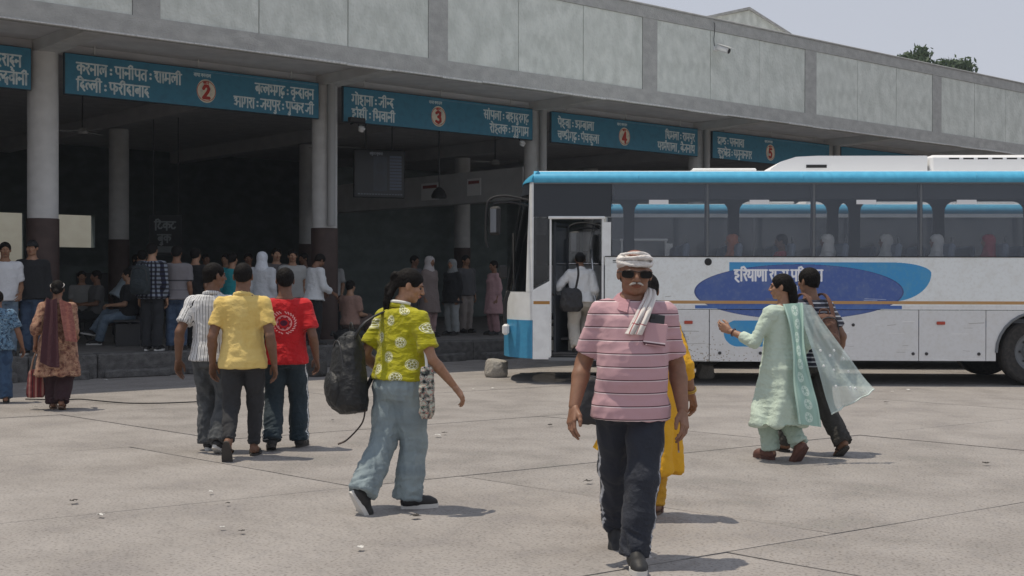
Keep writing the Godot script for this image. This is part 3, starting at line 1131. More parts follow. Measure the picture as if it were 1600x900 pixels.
	if not g.has("uv"): f.uv_flat(1.0, 2.0, 1.0)
	elif g.uv[0] == "round": f.uv_round(s.J.T.origin.x, s.J.T.origin.z, g.uv[1], g.uv[2], g.uv[3], g.uv[4], [[J.shL, J.elL, .172, .25], [J.shR, J.elR, .172, .75]] if g.uv.size() > 5 else [])
	else: f.uv_flat(g.uv[1], g.uv[2], g.uv[3], g.uv[4])
	var col := PackedColorArray()
	if g.has("side"):      # bands sewn down the outside of the legs
		for p in f.V:
			var c: Color = g.base
			var e := "L" if p.x > J.T.origin.x * .5 + (J.knL.x + J.knR.x) * .25 else "R"
			var sg := 1.0 if e == "L" else -1.0
			var ax: Vector3 = Geometry3D.get_closest_point_to_segment(p, J["kn" + e], J["an" + e]) if p.y < J["kn" + e].y else Geometry3D.get_closest_point_to_segment(p, J["hip" + e], J["kn" + e])
			var q := p - ax
			if q.x * sg > .02 and p.y < g.get("side_top", .5) * H:
				for dz in g.side:
					if absf(q.z - dz) < .0075: c = g.band
			col.append(c)
	var o := put(g.get("name", g.kind), f.commit(col), g.mat, s.root)
	if g.has("label"): o.set_meta("label", g.label)

func hair(s: Dictionary) -> void:
	var far: bool = s.get("far", false)
	var h: Dictionary = s.hair
	var f := Field.new(Vector3(-.13, -.2 if h.get("long", 0.0) == 0.0 else -.55, -.2), Vector3(.13, .15, .13), .009 if far else .0055)
	var puff: float = h.get("puff", .008)
	f.ell(Vector3(0, .032, -.016), Vector3(.076 + puff, .086 + puff, .094 + puff), .01)
	if not h.get("nape", false): f.cap(Vector3(0, -.02, -.06), Vector3(0, -.055, -.055), .05 + puff * .5, .042 + puff * .5, .02)
	# hairline: face, ears and neck stay free
	f.ell(Vector3(0, -.045, .105), Vector3(.085, .105, .085 - h.get("fringe", 0.0)), .008, true)
	for sg in [-1.0, 1.0]: f.ell(Vector3(.09 * sg, -.035, .012), Vector3(.03, .052, .04), .008, true)
	f.clip(Vector3(0, h.get("cut", -.055), -.08), Vector3(0, -1, .25))
	for c in h.get("tails", []): f.chain(c[0], c[1], .02)
	f.mesh()
	f.ruffle(strand, .006 if not far else .004, Vector3(48, 20, 48))
	f.normals()
	put("hair", f.commit(), h.get("mat", hair_m), s.root, s.J.head)

func far_skin(k: int) -> Color:
	return [Color(.2, .105, .06), Color(.26, .14, .085), Color(.16, .08, .046), Color(.3, .17, .105)][k % 4]
# ---------------------------------------------------------------- the setting
func materials() -> void:
	M.slab = []
	for k in 3:
		var v := 1.0 + (k - 1) * 0.03
		var m := mat(Color.WHITE, 0.92)
		m.albedo_texture = noise_tex(0.006, 31 + k, [0.2, 0.42, 0.55, 0.8], [sc(.262 * v, .242 * v, .228 * v), sc(.294 * v, .272 * v, .256 * v), sc(.306 * v, .284 * v, .268 * v), sc(.33 * v, .307 * v, .29 * v)], 1024, 7)
		m.uv1_triplanar = true
		m.uv1_world_triplanar = true
		m.uv1_scale = Vector3.ONE / (5.2 + k * 0.7)
		m.detail_enabled = true
		m.detail_blend_mode = BaseMaterial3D.BLEND_MODE_MUL
		m.detail_albedo = noise_tex(0.09, 77 + k, [0.2, 0.34, 0.5, 0.75], [Color(.8, .79, .78), Color(.94, .94, .94), Color.WHITE, Color.WHITE], 512, 3)
		m.detail_uv_layer = BaseMaterial3D.DETAIL_UV_2
		m.uv2_triplanar = true
		m.uv2_world_triplanar = true
		m.uv2_scale = Vector3.ONE / 1.3
		m.normal_enabled = true
		m.normal_scale = 0.5
		m.normal_texture = noise_tex(0.05, 45, [], [], 512, 5, 5.0)
		M.slab.append(m)
	M.joint = mat(sc(.05, .045, .04), 0.95)
	M.plaster = mottled(sc(.44, .44, .42), sc(.35, .35, .335), 2.2, 4, 0.9, 2.0, 0.02)
	M.panel = []
	for k in 3: M.panel.append(mottled(sc(.69, .715, .665), sc(.53, .555, .51), 2.6 + 0.7 * k, 60 + k, 0.92, 1.5, 0.02))
	for m in M.panel: m.uv1_scale *= Vector3(1.25, .6, 1.25)      # weather marks run down the wall
	M.whitewash = mottled(sc(.66, .66, .64), sc(.42, .42, .41), 0.7, 9, 0.9, 2.0, 0.03)
	M.soffit = mottled(sc(.72, .71, .715), sc(.64, .635, .64), 3.0, 15, 0.95)
	M.column = mottled(sc(.66, .66, .65), sc(.58, .58, .57), 2.0, 16, 0.8)
	M.dado = mottled(sc(.06, .036, .031), sc(.08, .05, .043), 1.5, 17, 0.6)
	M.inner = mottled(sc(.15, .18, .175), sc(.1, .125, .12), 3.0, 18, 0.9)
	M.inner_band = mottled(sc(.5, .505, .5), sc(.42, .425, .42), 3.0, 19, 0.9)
	M.floor = mottled(sc(.22, .21, .2), sc(.15, .145, .14), 2.0, 20, 0.7)
	M.kerb = mottled(sc(.16, .155, .15), sc(.085, .082, .08), 1.3, 21, 0.95, 8.0, 0.02)
	M.cream = mottled(sc(.86, .78, .58), sc(.8, .71, .52), 3.0, 22, 0.9)
	M.pipe = mat(sc(.36, .36, .355), 0.6)
	M.lamp_dark = mat(sc(.25, .05, .04), .8)
	M.black = mat(sc(.012, .012, .013), 0.5)
	M.dark_metal = mat(sc(.05, .05, .052), 0.5, 0.3)
	M.steel = mat(sc(.45, .45, .45), 0.35, 0.8)
	M.white_plastic = mat(sc(.75, .75, .74), 0.5)

func ground() -> void:
	var st := st_new()
	quad(st, Vector3(-300, 0, 40), Vector3(300, 0, 40), Vector3(300, 0, -560), Vector3(-300, 0, -560))
	var g := struct("ground", st.commit(), M.joint)
	g.position.y = -0.016
	# concrete slabs cast side by side, ragged joints between them
	var u := Vector2(0.815, -0.579)        # along the long joints (x, z)
	var v := Vector2(-0.72, -0.69).normalized()      # across
	var o := Vector2(-3.12, -7.79)
	var nz := FastNoiseLite.new()
	nz.seed = 3
	nz.frequency = 2.3
	for i in range(-8, 9):
		for j in range(-5, 10):
			var c0 := o + u * (i * 4.6 + (0.9 if j % 2 else 0.0) + 2.45) + v * (j * 3.18)
			var mid := c0 + u * 2.3 + v * 1.6
			if mid.y > 3.0 or mid.y < -46.0 or absf(mid.x) > 26.0 + absf(mid.y) * 0.25: continue
			var inside := (Vector3(mid.x, 0, mid.y) - CORNER).dot(INTO)
			if inside > 3.0: continue
			var pts := PackedVector2Array()
			var w := u * 4.6
			var h := v * 3.18
			var gap := 0.006
			var cs := [c0, c0 + w, c0 + w + h, c0 + h]
			var cen := c0 + (w + h) * 0.5
			for e in 4:
				var a: Vector2 = cs[e]
				var b: Vector2 = cs[(e + 1) % 4]
				var out := Vector2((b - a).y, -(b - a).x).normalized()
				if out.dot(a - cen) < 0: out = -out
				for k in 9:
					var p := a.lerp(b, k / 9.0)
					var jag := gap + maxf(nz.get_noise_2d(p.x * 3.0 + e * 31, p.y * 3.0), 0.0) * 0.016
					var q := p - out * jag
					if k == 0: q += (cen - a).normalized() * gap * 1.4
					pts.append(Vector2(q.x, -q.y))
			st = st_new()
			prism(st, pts, -0.014, 0.0 + 0.0006 * ((i * 7 + j * 3) % 5), Transform3D(Basis(Vector3.RIGHT, -PI / 2), Vector3(0, 0.016, 0)))
			put("slab", st.commit(), M.slab[absi(i * 5 + j * 3) % 3], g)

func station() -> void:
	var turn := asin(0.656)
	# platform with its kerb
	var pf := struct("platform", boxm(Vector3(76, 0.366, 20.0), 0.0, Vector3(20, 0.183, -10.25)), M.floor)
	pf.position = CORNER
	pf.rotation.y = turn
	var s := -17.0
	while s < 46.0:
		var len := rnd.randf_range(0.95, 1.6)
		var st := st_new()
		box(st, Vector3(len * 0.5, 0.18 + rnd.randf_range(-0.008, 0.01), -0.13), Vector3(len - 0.014, 0.39, 0.27 + rnd.randf_range(0.0, 0.035)), 0.024)
		put("kerb_stone", st.commit(), M.kerb, pf, Transform3D(Basis(Vector3.UP, rnd.randf_range(-.008, .008)), Vector3(s, 0, 0)))
		if rnd.randf() < 0.7:      # broken ledge at the foot
			st = st_new()
			box(st, Vector3(len * 0.45, 0.06, 0.06), Vector3(len * rnd.randf_range(0.5, 0.95), rnd.randf_range(0.1, 0.19), rnd.randf_range(0.1, 0.26)), 0.03)
			put("kerb_footing", st.commit(), M.kerb, pf, Transform3D(Basis(Vector3.UP, rnd.randf_range(-.04, .04)), Vector3(s, 0, 0)))
		s += len
	# the building
	var b := thing("station_building", "long grey concrete bus station with deep shaded canopy and panelled fascia", "building", CORNER, turn)
	var cols := []
	for k in range(-3, 9): cols.append(0.275 + 5.446 * k)
	# fascia: bands and pilasters stand a little proud of the roughcast panels
	put("fascia_band", boxm(Vector3(68, 0.29, 0.22), 0.0, Vector3(15, 5.24, 0.73)), M.plaster, b)
	put("fascia_band", boxm(Vector3(68, 0.24, 0.22), 0.0, Vector3(15, 6.97, 0.73)), M.plaster, b)
	put("coping", boxm(Vector3(68, 0.04, 0.32), 0.01, Vector3(15, 7.113, 0.7)), M.plaster, b)
	var drip := st_new()
	var dp := -19.0
	while dp < 49.0:
		var l := rnd.randf_range(0.5, 1.8)
		box(drip, Vector3(dp + l * 0.5, 5.092 + rnd.randf_range(-0.01, 0.008), 0.82), Vector3(l + 0.002, rnd.randf_range(0.022, 0.042), rnd.randf_range(0.055, 0.075)), 0.007)
		dp += l
	put("drip_edge", drip.commit(), M.whitewash, b)
	for cs: float in cols:
		put("pilaster", boxm(Vector3(0.43, 1.462, 0.2), 0.0, Vector3(cs + 0.36, 6.117, 0.735)), M.plaster, b)
		var w := (5.446 - 0.43) / 3.0
		for i in 3:
			var m := boxm(Vector3(w - 0.016, 1.458, 0.1), 0.0, Vector3(cs + 0.575 + w * (i + 0.5), 6.117, 0.772 + rnd.randf_range(-0.004, 0.004)))
			put("panel", m, M.panel[rnd.randi() % 3], b)
	put("fascia_back", boxm(Vector3(68, 1.9, 0.08), 0.0, Vector3(15, 6.1, 0.63)), M.joint, b)
	# canopy, roof and beams
	put("canopy", boxm(Vector3(68, 0.2, 2.9), 0.0, Vector3(15, 5.51, -0.82)), M.soffit, b)
	put("roof", boxm(Vector3(76, 0.3, 20.0), 0.0, Vector3(20, 5.77, -10.0)), M.soffit, b)
	put("edge_beam", boxm(Vector3(68, 0.38, 0.36), 0.01, Vector3(15, 5.42, -2.46)), M.soffit, b)
	for cs: float in cols:
		var st := st_new()
		prism(st, PackedVector2Array([Vector2(-0.62, 5.26), Vector2(2.27, 5.21), Vector2(2.27, 5.408), Vector2(-0.62, 5.408)]), -0.18, 0.18, Transform3D(Basis(Vector3(0, 0, -1), Vector3(0, 1, 0), Vector3(1, 0, 0)), Vector3(cs, 0, 0)))
		put("beam", st.commit(), M.column, b)
		put("beam", boxm(Vector3(0.36, 0.36, 17.0), 0.01, Vector3(cs, 5.44, -11.15)), M.soffit, b)
		for row in [[-2.27, 0.245], [-11.6, 0.24]]:
			if row[0] < -5.0 and cs < -5.0: continue
			var c := Node3D.new()
			c.name = "column"
			b.add_child(c, true)
			c.position = Vector3(cs, 0, row[0])
			st = st_new()
			lathe(st, [Vector2(row[1], 2.497), Vector2(row[1], 5.22)], 28)
			put("shaft", st.commit(), M.column, c)
			st = st_new()
			lathe(st, [Vector2(row[1] + 0.014, 0.36), Vector2(row[1] + 0.014, 2.492), Vector2(row[1] + 0.004, 2.5)], 28)
			put("dado", st.commit(), M.dado, c)
		if cs > 3.5:
			put("downpipe", tubem([Vector3(cs - 0.07, 2.53, -1.93), Vector3(cs - 0.07, 5.4, -1.93)], 0.084, 12), M.pipe, b)
	# inside: back wall with a high opening on the left, side walls, a lintel wall and ticket windows
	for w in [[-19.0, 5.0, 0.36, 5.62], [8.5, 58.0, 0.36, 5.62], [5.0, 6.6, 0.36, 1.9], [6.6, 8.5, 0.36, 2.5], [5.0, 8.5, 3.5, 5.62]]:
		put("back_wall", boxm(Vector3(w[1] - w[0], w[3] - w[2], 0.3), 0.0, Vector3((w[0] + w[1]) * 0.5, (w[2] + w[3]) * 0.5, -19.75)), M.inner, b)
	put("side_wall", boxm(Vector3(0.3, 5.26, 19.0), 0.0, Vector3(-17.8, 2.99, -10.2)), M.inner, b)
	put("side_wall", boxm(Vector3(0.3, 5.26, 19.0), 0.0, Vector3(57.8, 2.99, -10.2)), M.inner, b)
	put("window_post", boxm(Vector3(0.14, 1.6, 0.1), 0.0, Vector3(6.4, 2.7, -19.75)), M.inner, b)
	put("lintel_wall", boxm(Vector3(0.28, 0.74, 8.8), 0.01, Vector3(11.5, 3.7, -7.3)), M.inner_band, b)
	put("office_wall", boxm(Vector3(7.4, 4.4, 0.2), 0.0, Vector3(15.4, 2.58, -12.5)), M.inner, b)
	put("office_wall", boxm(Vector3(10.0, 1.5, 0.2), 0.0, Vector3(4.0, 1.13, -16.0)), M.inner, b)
	for k in 4:
		var f := st_new()
		box(f, Vector3(0.4 + k * 2.2, 1.3, -15.87), Vector3(1.2, 0.8, 0.06), 0.01)
		put("ticket_window", f.commit(), M.black, b)
	# the wall outside the back opening
	var o := thing("boundary_wall", "cream rendered wall glimpsed in daylight behind the platform", "wall", bay(2.0, 0, 30.0), turn)
	put("wall", boxm(Vector3(36, 7.0, 0.3), 0.0, Vector3(0, 3.5, 0)), M.cream, o)
	put("coping", boxm(Vector3(36, 0.12, 0.4), 0.01, Vector3(0, 7.06, 0)), M.plaster, o)
	# gabled roof light on top
	o = thing("roof_light", "small weathered concrete gable rising above the station fascia", "roof structure", Vector3(6.34, 5.92, -34.3), -0.1)
	var st := st_new()
	prism(st, PackedVector2Array([Vector2(-1.35, 0), Vector2(0.98, 0), Vector2(0.98, 2.2), Vector2(0, 2.84), Vector2(-1.35, 2.58)]), -5.0, 0.0)
	put("gable", st.commit(), M.panel[0], o)
	for e in [[Vector2(-1.45, 2.59), Vector2(0, 2.87)], [Vector2(1.1, 2.15), Vector2(0, 2.87)]]:
		st = st_new()
		prism(st, PackedVector2Array([e[0] - Vector2(0, .035), e[0] + Vector2(0, .035), e[1] + Vector2(0, .04), e[1] - Vector2(0, .02)]), -5.0, 0.09)
		put("verge", st.commit(), M.plaster, o)
	for t in [[Vector3(25.4, 0, -80.0), 15.8, 1.25, "taller leafy tree top showing above the station roof"], [Vector3(27.2, 0, -80.0), 15.5, 1.2, "lower tree top above the roof, right of the taller one"]]: tree(t[0], t[1], t[2], t[3])

func tree(at: Vector3, height: float, r: float, label: String) -> void:
	var o := thing("tree", label, "tree", at, 0.0, "trees beyond the roof")
	var bark := mottled(sc(.09, .07, .05), sc(.06, .045, .035), 0.8, 41, 0.95)
	var top := height - r * 0.9
	var st := st_new()
	tube(st, [Vector3(0, 0, 0), Vector3(0.15, top * 0.5, 0.1), Vector3(0, top, 0)], [0.3, 0.2, 0.08], 9)
	for k in 7:
		var a := k * 2.4
		var p := Vector3(0.1, top * (0.55 + 0.06 * k), 0.05)
		tube(st, [p, p + Vector3(cos(a), 0.8, sin(a)) * r * 0.45, p + Vector3(cos(a) * 1.1, 1.6, sin(a) * 1.1) * r * 0.55], [0.09, 0.06, 0.02], 6)
	put("trunk", st.commit(), bark, o)
	var leaf := mat(sc(.05, .08, .035), 0.7)
	leaf.backlight_enabled = true
	leaf.backlight = sc(.03, .05, .015)
	st = st_new()
	var clumps := []
	for k in 26:
		var q := Vector3(rnd.randfn(0, .5), rnd.randfn(0, .5), rnd.randfn(0, .5)).limit_length(1.0)
		clumps.append(Vector3(0, height - r, 0) + Vector3(q.x * r, q.y * r * 0.95, q.z * r))
	for k in 5600:
		var c: Vector3 = clumps[k % clumps.size()] + Vector3(rnd.randfn(0, .2), rnd.randfn(0, .17), rnd.randfn(0, .2)) * r
		var bs := Basis(Vector3(rnd.randfn(), rnd.randfn(), rnd.randfn()).normalized(), rnd.randf() * TAU)
		var l := rnd.randf_range(.13, .26)
		tri(st, c - bs.x * l * .35, c + bs.y * l, c + bs.x * l * .35)
		tri(st, c - bs.x * l * .35, c + bs.x * l * .35, c - bs.y * l)
	put("crown", st.commit(), leaf, o)

func sign_face(k: int) -> Paint:
	var blue := Color(.24, .51, .62)
	var p := Paint.new(1280, 176, blue)
	var ink := Color(.86, .9, .9)
	var em := 47.0
	var L := [["d-e-h-r-A-d-U-n", ": h-l_-d_-v-A-n-I"], ["k-r-n-A-l : p-A-n-I-p-t : sh-A-m-l-I", "i-d-l_-l-I : ph-r-I-d-A-b-A-d"], ["g-A-e-h-A-n-A : j-I-n_-d", "h-A-M-s-I : i-bh-v-A-n-I"], ["p-e-h-v-A : a-m_-b-A-l-A", "c-N_-D-I-g-Dh-x : p-M-c-k-u-l-A"], ["Dh-A-N_-D : p-b-n-A-v-A", "k-u-r-u-ksh-e-tr : y-m-u-n-A-n-g-r"]]
	var R := [["", ""], ["b-l_-l-bh-g-Dh-x : v-R-n_-d-A-v-n", "a-A-g-r-A : j-y-p-u-r : p-u-Sh_-k-r j-I"], ["s-A-M-p-l-A : b-h-A-d-u-r-g-Dh-x", "r-A-e-h-t-k : g-u-r-u-g-A-m"], ["i-sh-m-l-A : r-A-m-p-u-r", "dh-r-m-^-sh-A-l-A , b-E-j-n-A-th"], ["", ""]]
	if k == 0:
		write_line(p, L[0][0], 1112, 36, em, 4.4, ink, .8)
		write_line(p, L[0][1], 1098, 110, em, 4.4, ink, .8)
		return p
	write_line(p, L[k][0], 50, 36, em, 4.4, ink, .88)
	write_line(p, L[k][1], 50, 110, em, 4.4, ink, .88)
	var cx := 668.0 if k == 1 else 604.0
	p.ellipse(Vector2(cx, 100), Vector2(49, 56), Color(.9, .86, .78))
	p.ring(Vector2(cx, 100), 47, 1.6, Color(.75, .35, .25))
	write_line(p, str(k + 1), cx - 19, 74, 62, 7.5, Color(.72, .18, .12))
	write_line(p, "b-s n-M", cx - 16, 56, 11, 1.4, Color(.72, .18, .12))
	write_line(p, "v-A-y-A k-r-n-A-l", cx - 64, 20, 15, 1.6, ink)
	p.line(Vector2(cx - 60, 10), Vector2(1270, 10), 1.0, Color(.5, .64, .72))
	for row in 2:
		var t: String = R[k][row]
		if t == "": continue
		var sq := .8 if k == 1 else .86
		var wd := write_line(Paint.new(4, 4, ink), t, 0, 0, em, 1, ink, sq)
		write_line(p, t, 1262 - wd, 36 + 74 * row, em, 4.2, ink, sq)
	return p

func signs() -> void:
	var turn := asin(0.656)
	var names := ["left-hand sign board cut off by the picture edge, Dehradun lettering", "blue bay sign board with a red two between the first and second columns", "blue bay sign board with a red three above the hanging display", "blue bay sign board with a red four just above the bus front", "dim bay sign board with a red five above the bus roof"]
	var frame := mat(sc(.03, .05, .07), 0.6)
	for k in 6:
		var s0 := 0.55 + 5.446 * (k - 1)
		var w := 4.88
		var o := thing("sign_board", names[k] if k < 5 else "plain bay sign board farthest along the canopy, partly behind the roof edge", "sign", bay(s0 + w * 0.5, 4.89, 2.06), turn, "bay sign boards under the canopy")
		var face := mat(Color.WHITE, 0.55)
		if k < 5:
			var p := sign_face(k)
			p.grime(Color(.2, .33, .42), 0.35, 0.02, 200 + k)
			face.albedo_texture = p.tex()
		else: face.albedo_color = Color(.24, .51, .62)
		var st := st_new()
		quad(st, Vector3(-w * .5, -.325, .034), Vector3(w * .5, -.325, .034), Vector3(w * .5, .335, .034), Vector3(-w * .5, .335, .034), Vector2(0, 1), Vector2(1, 1), Vector2(1, 0), Vector2(0, 0))
		put("face", st.commit(), face, o)
		put("frame", boxm(Vector3(w + .03, .69, .06), .01, Vector3(0, .005, 0)), frame, o)
		for x in [-1.9, 0.0, 1.9]: put("hanger", boxm(Vector3(.02, .19, .02), 0.0, Vector3(x, .43, -.06)), M.column, o)
	# small fittings at the sign ends
	for e in [[6.16, 4.42, 1.87, "dark box camera at the left end of sign 3", "surveillance_camera", 0], [6.32, 4.42, 1.9, "small white lamp under the left end of sign 3", "flood_lamp", 1], [10.47, 4.44, 1.9, "small white lamp under the right end of sign 3", "flood_lamp", 1]]:
		var o := thing(e[4], e[3], "camera" if e[5] == 0 else "lamp", bay(e[0], e[1], e[2]), turn)
		if e[5] == 0:
			put("housing", boxm(Vector3(.36, .1, .1), .015, Vector3(-.05, .14, .12)), M.black, o)
			put("bracket", tubem([Vector3(0, .14, .1), Vector3(0, .1, -.16)], .014, 6), M.dark_metal, o)
		else:
			var st := st_new()
			lathe(st, [Vector2(.002, -.04), Vector2(.055, -.04), Vector2(.07, .03), Vector2(.03, .06), Vector2(.001, .06)], 12, Transform3D(Basis(Vector3.RIGHT, .6), Vector3.ZERO))
			put("head", st.commit(), M.white_plastic, o)
			put("bracket", tubem([Vector3(0, .02, -.03), Vector3(0, .1, -.1)], .012, 6), M.dark_metal, o)
	# camera on the fascia
	var c := thing("surveillance_camera", "white bullet security camera with a cable on the concrete fascia", "camera", bay(13.55, 6.46, -.82), turn)
	var tilt := Transform3D(Basis(Vector3.UP, .2) * Basis(Vector3.RIGHT, .38), Vector3(.02, .02, .12))
	var st := st_new()
	box(st, Vector3(0, 0, .1), Vector3(.13, .13, .3), .03, tilt)
	put("housing", st.commit(), M.white_plastic, c)
	st = st_new()
	box(st, Vector3(0, .075, .12), Vector3(.15, .014, .38), .005, tilt)
	put("sunshield", st.commit(), M.white_plastic, c)
	st = st_new()
	lathe(st, [Vector2(.001, .252), Vector2(.055, .252), Vector2(.055, .256), Vector2(.001, .257)], 16, tilt * Transform3D(Basis(Vector3.RIGHT, PI / 2), Vector3.ZERO))
	put("lens", st.commit(), M.black, c)
	put("bracket", tubem([Vector3(0, .02, .03), Vector3(.0, .0, .09), Vector3(.02, .02, .15)], .02, 8), M.white_plastic, c)
	put("wall_plate", boxm(Vector3(.1, .1, .03), .006, Vector3(0, .02, .02)), M.white_plastic, c)
	put("cable", tubem(curve([Vector3(-.02, .05, .03), Vector3(-.05, .2, .03), Vector3(-.03, .4, .035), Vector3(-.04, .56, .035), Vector3(-.04, .58, -.1)], 14), .007, 6), M.black, c)
	# hanging display and lamp inside
	var d := thing("display_board", "dim hanging information display beneath sign 3", "screen", bay(8.68, 3.36, 4.67), turn - .35)
	var p := Paint.new(256, 256, Color(.02, .03, .04))
	p.rect(96, 30, 168, 226, Color(.16, .19, .24))
	for k in 11: p.rect(182, 24 + k * 18, 246, 38 + k * 18, Color(.3, .34, .42))
	p.ellipse(Vector2(130, 90), Vector2(22, 28), Color(.11, .13, .17))
	p.ellipse(Vector2(128, 170), Vector2(30, 46), Color(.12, .14, .18))
	write_line(p, "k-A-u-M-T-r s-U-c-n-A", 76, 8, 13, 1.6, Color(.6, .62, .66))
	for k in 16: p.rect(14 + k * 15, 240, 25 + k * 15, 247, Color(.42, .44, .48))
	var fm := mat(Color.WHITE, 0.3)
	fm.albedo_texture = p.tex()
	st = st_new()
	quad(st, Vector3(-.55, 0, .041), Vector3(.55, 0, .041), Vector3(.55, 1.0, .041), Vector3(-.55, 1.0, .041), Vector2(0, 1), Vector2(1, 1), Vector2(1, 0), Vector2(0, 0))
	put("screen", st.commit(), fm, d)
	put("case", boxm(Vector3(1.16, 1.06, .075), .01, Vector3(0, .5, 0)), M.black, d)
	for x in [-.3, .3]: put("hanger", boxm(Vector3(.025, 1.7, .025), 0.0, Vector3(x, 1.7, 0)), M.dark_metal, d)
	d = thing("pendant_lamp", "dark bell-shaped lamp hanging right of the display board", "lamp", bay(9.99, 3.36, 4.19), turn)
	st = st_new()
	lathe(st, [Vector2(.17, 0), Vector2(.18, .05), Vector2(.13, .16), Vector2(.05, .24), Vector2(.001, .26)], 18)
	lathe(st, [Vector2(.001, .2), Vector2(.1, .14), Vector2(.165, .005)], 18)
	put("shade", st.commit(), M.black, d)
	put("rod", tubem([Vector3(0, .25, 0), Vector3(0, 2.2, 0)], .014, 6), M.dark_metal, d)
	# ceiling fans
	for e in [[2.9, 7.0, "ceiling fan in the leftmost bay, under sign two"], [8.3, 6.0, "ceiling fan behind the hanging display, under sign three"], [13.6, 6.5, "ceiling fan in the bay behind the bus front"]]:
		var fan := thing("ceiling_fan", e[2], "fan", bay(e[0], 4.55, e[1]), e[0], "ceiling fans under the roof")
		put("rod", tubem([Vector3(0, .05, 0), Vector3(0, 1.06, 0)], .016, 6), M.dark_metal, fan)
		st = st_new()
		lathe(st, [Vector2(.001, -.06), Vector2(.1, -.05), Vector2(.12, 0), Vector2(.08, .06), Vector2(.02, .08)], 16)
		put("motor", st.commit(), M.inner_band, fan)
		for k in 3: put("blade", boxm(Vector3(.13, .012, .56), .004, Vector3(0, 0, .38)), M.inner_band, fan, Transform3D(Basis(Vector3.UP, TAU * k / 3.0) * Basis(Vector3.BACK, .15), Vector3.ZERO))
	# notices on the lintel wall and the first column
	for e in [[11.345, 3.7, 4.6, -PI / 2, "pale notice nearest the yard on the lintel wall", .5, .4], [11.345, 3.68, 6.3, -PI / 2, "pale notice deeper along the lintel wall", .7, .42]]:
		var nt := thing("notice", e[4], "notice", bay(e[0], e[1], e[2]), turn + e[3], "notices on the lintel wall")
		put("sheet", boxm(Vector3(e[5], e[6], .02), .003), M.white_plastic, nt)
		put("heading", boxm(Vector3(e[5] * .8, e[6] * .18, .004), 0.0, Vector3(0, e[6] * .28, .012)), M.lamp_dark, nt)
	# ticket notice inside
	d = thing("ticket_notice", "dim ticket notice hanging far inside the platform", "sign", bay(5.87, 2.10, 9.33), turn - .5)
	p = Paint.new(128, 160, Color(.06, .08, .08))
	write_line(p, "i-T-k-T", 18, 24, 34, 3.4, Color(.55, .58, .58))
	write_line(p, "b-u-k", 30, 78, 32, 3.2, Color(.5, .52, .52))
	p.rect(6, 126, 120, 152, Color(.4, .42, .42))
	fm = mat(Color.WHITE, 0.6)
	fm.albedo_texture = p.tex()
	st = st_new()
	quad(st, Vector3(-.36, 0, .024), Vector3(.36, 0, .024), Vector3(.36, .9, .024), Vector3(-.36, .9, .024), Vector2(0, 1), Vector2(1, 1), Vector2(1, 0), Vector2(0, 0))
	put("face", st.commit(), fm, d)
	put("board", boxm(Vector3(.76, .94, .04), .005, Vector3(0, .45, 0)), M.black, d)
	for x in [-.28, .28]: put("hanger", boxm(Vector3(.02, 2.7, .02), 0.0, Vector3(x, 2.25, 0)), M.dark_metal, d)
# ---------------------------------------------------------------- buses
func buses() -> void:
	M.bus_white = mottled(sc(.86, .875, .865), sc(.78, .79, .78), 1.4, 81, 0.35)
	M.bus_white.clearcoat_enabled = true
	M.bus_white.clearcoat = 0.3
	M.bus_blue = mottled(sc(.09, .46, .7), sc(.07, .39, .62), 0.9, 82, 0.35)
	M.bus_nose = mottled(sc(.06, .29, .5), sc(.07, .33, .55), 0.6, 83, 0.4)
	M.rubber = mat(sc(.018, .018, .019), 0.75)
	M.tyre = mottled(sc(.028, .027, .027), sc(.05, .046, .042), 0.4, 84, 0.95)
	M.bus_dark = mat(sc(.03, .036, .045), 0.5)
	M.trim = mat(sc(.16, .17, .18), 0.5)
	M.seat = mat(sc(.2, .25, .32), 0.9)
	M.glass = mat(Color(.17, .25, .34, .2), 0.05)
	M.glass.transparency = BaseMaterial3D.TRANSPARENCY_ALPHA
	M.clear = mat(Color(.3, .34, .38, .08), 0.06)
	M.clear.transparency = BaseMaterial3D.TRANSPARENCY_ALPHA
	M.tint = mat(sc(.03, .04, .05), 0.1)
	M.screen_glass = mat(Color(.02, .03, .04, .62), 0.05)
	M.screen_glass.transparency = BaseMaterial3D.TRANSPARENCY_ALPHA
	M.lamp_red = mat(sc(.45, .06, .03), 0.3)
	M.sticker = mat(sc(.85, .85, .85), 0.6)
	M.chrome = mat(sc(.6, .6, .6), 0.2, 0.9)
	var a := make_bus("white and blue state bus with boarding door open and roof air unit", true)
	a.position = Vector3(-.13, 0, -18.5)
	a.rotation_degrees.y = -2.0
	var b := make_bus("second blue-roofed bus seen through the windows of the nearer bus", false)
	b.position = Vector3(1.2, 0, -22.0)
	b.rotation_degrees.y = -2.0
	b.scale = Vector3(1, .915, 1)

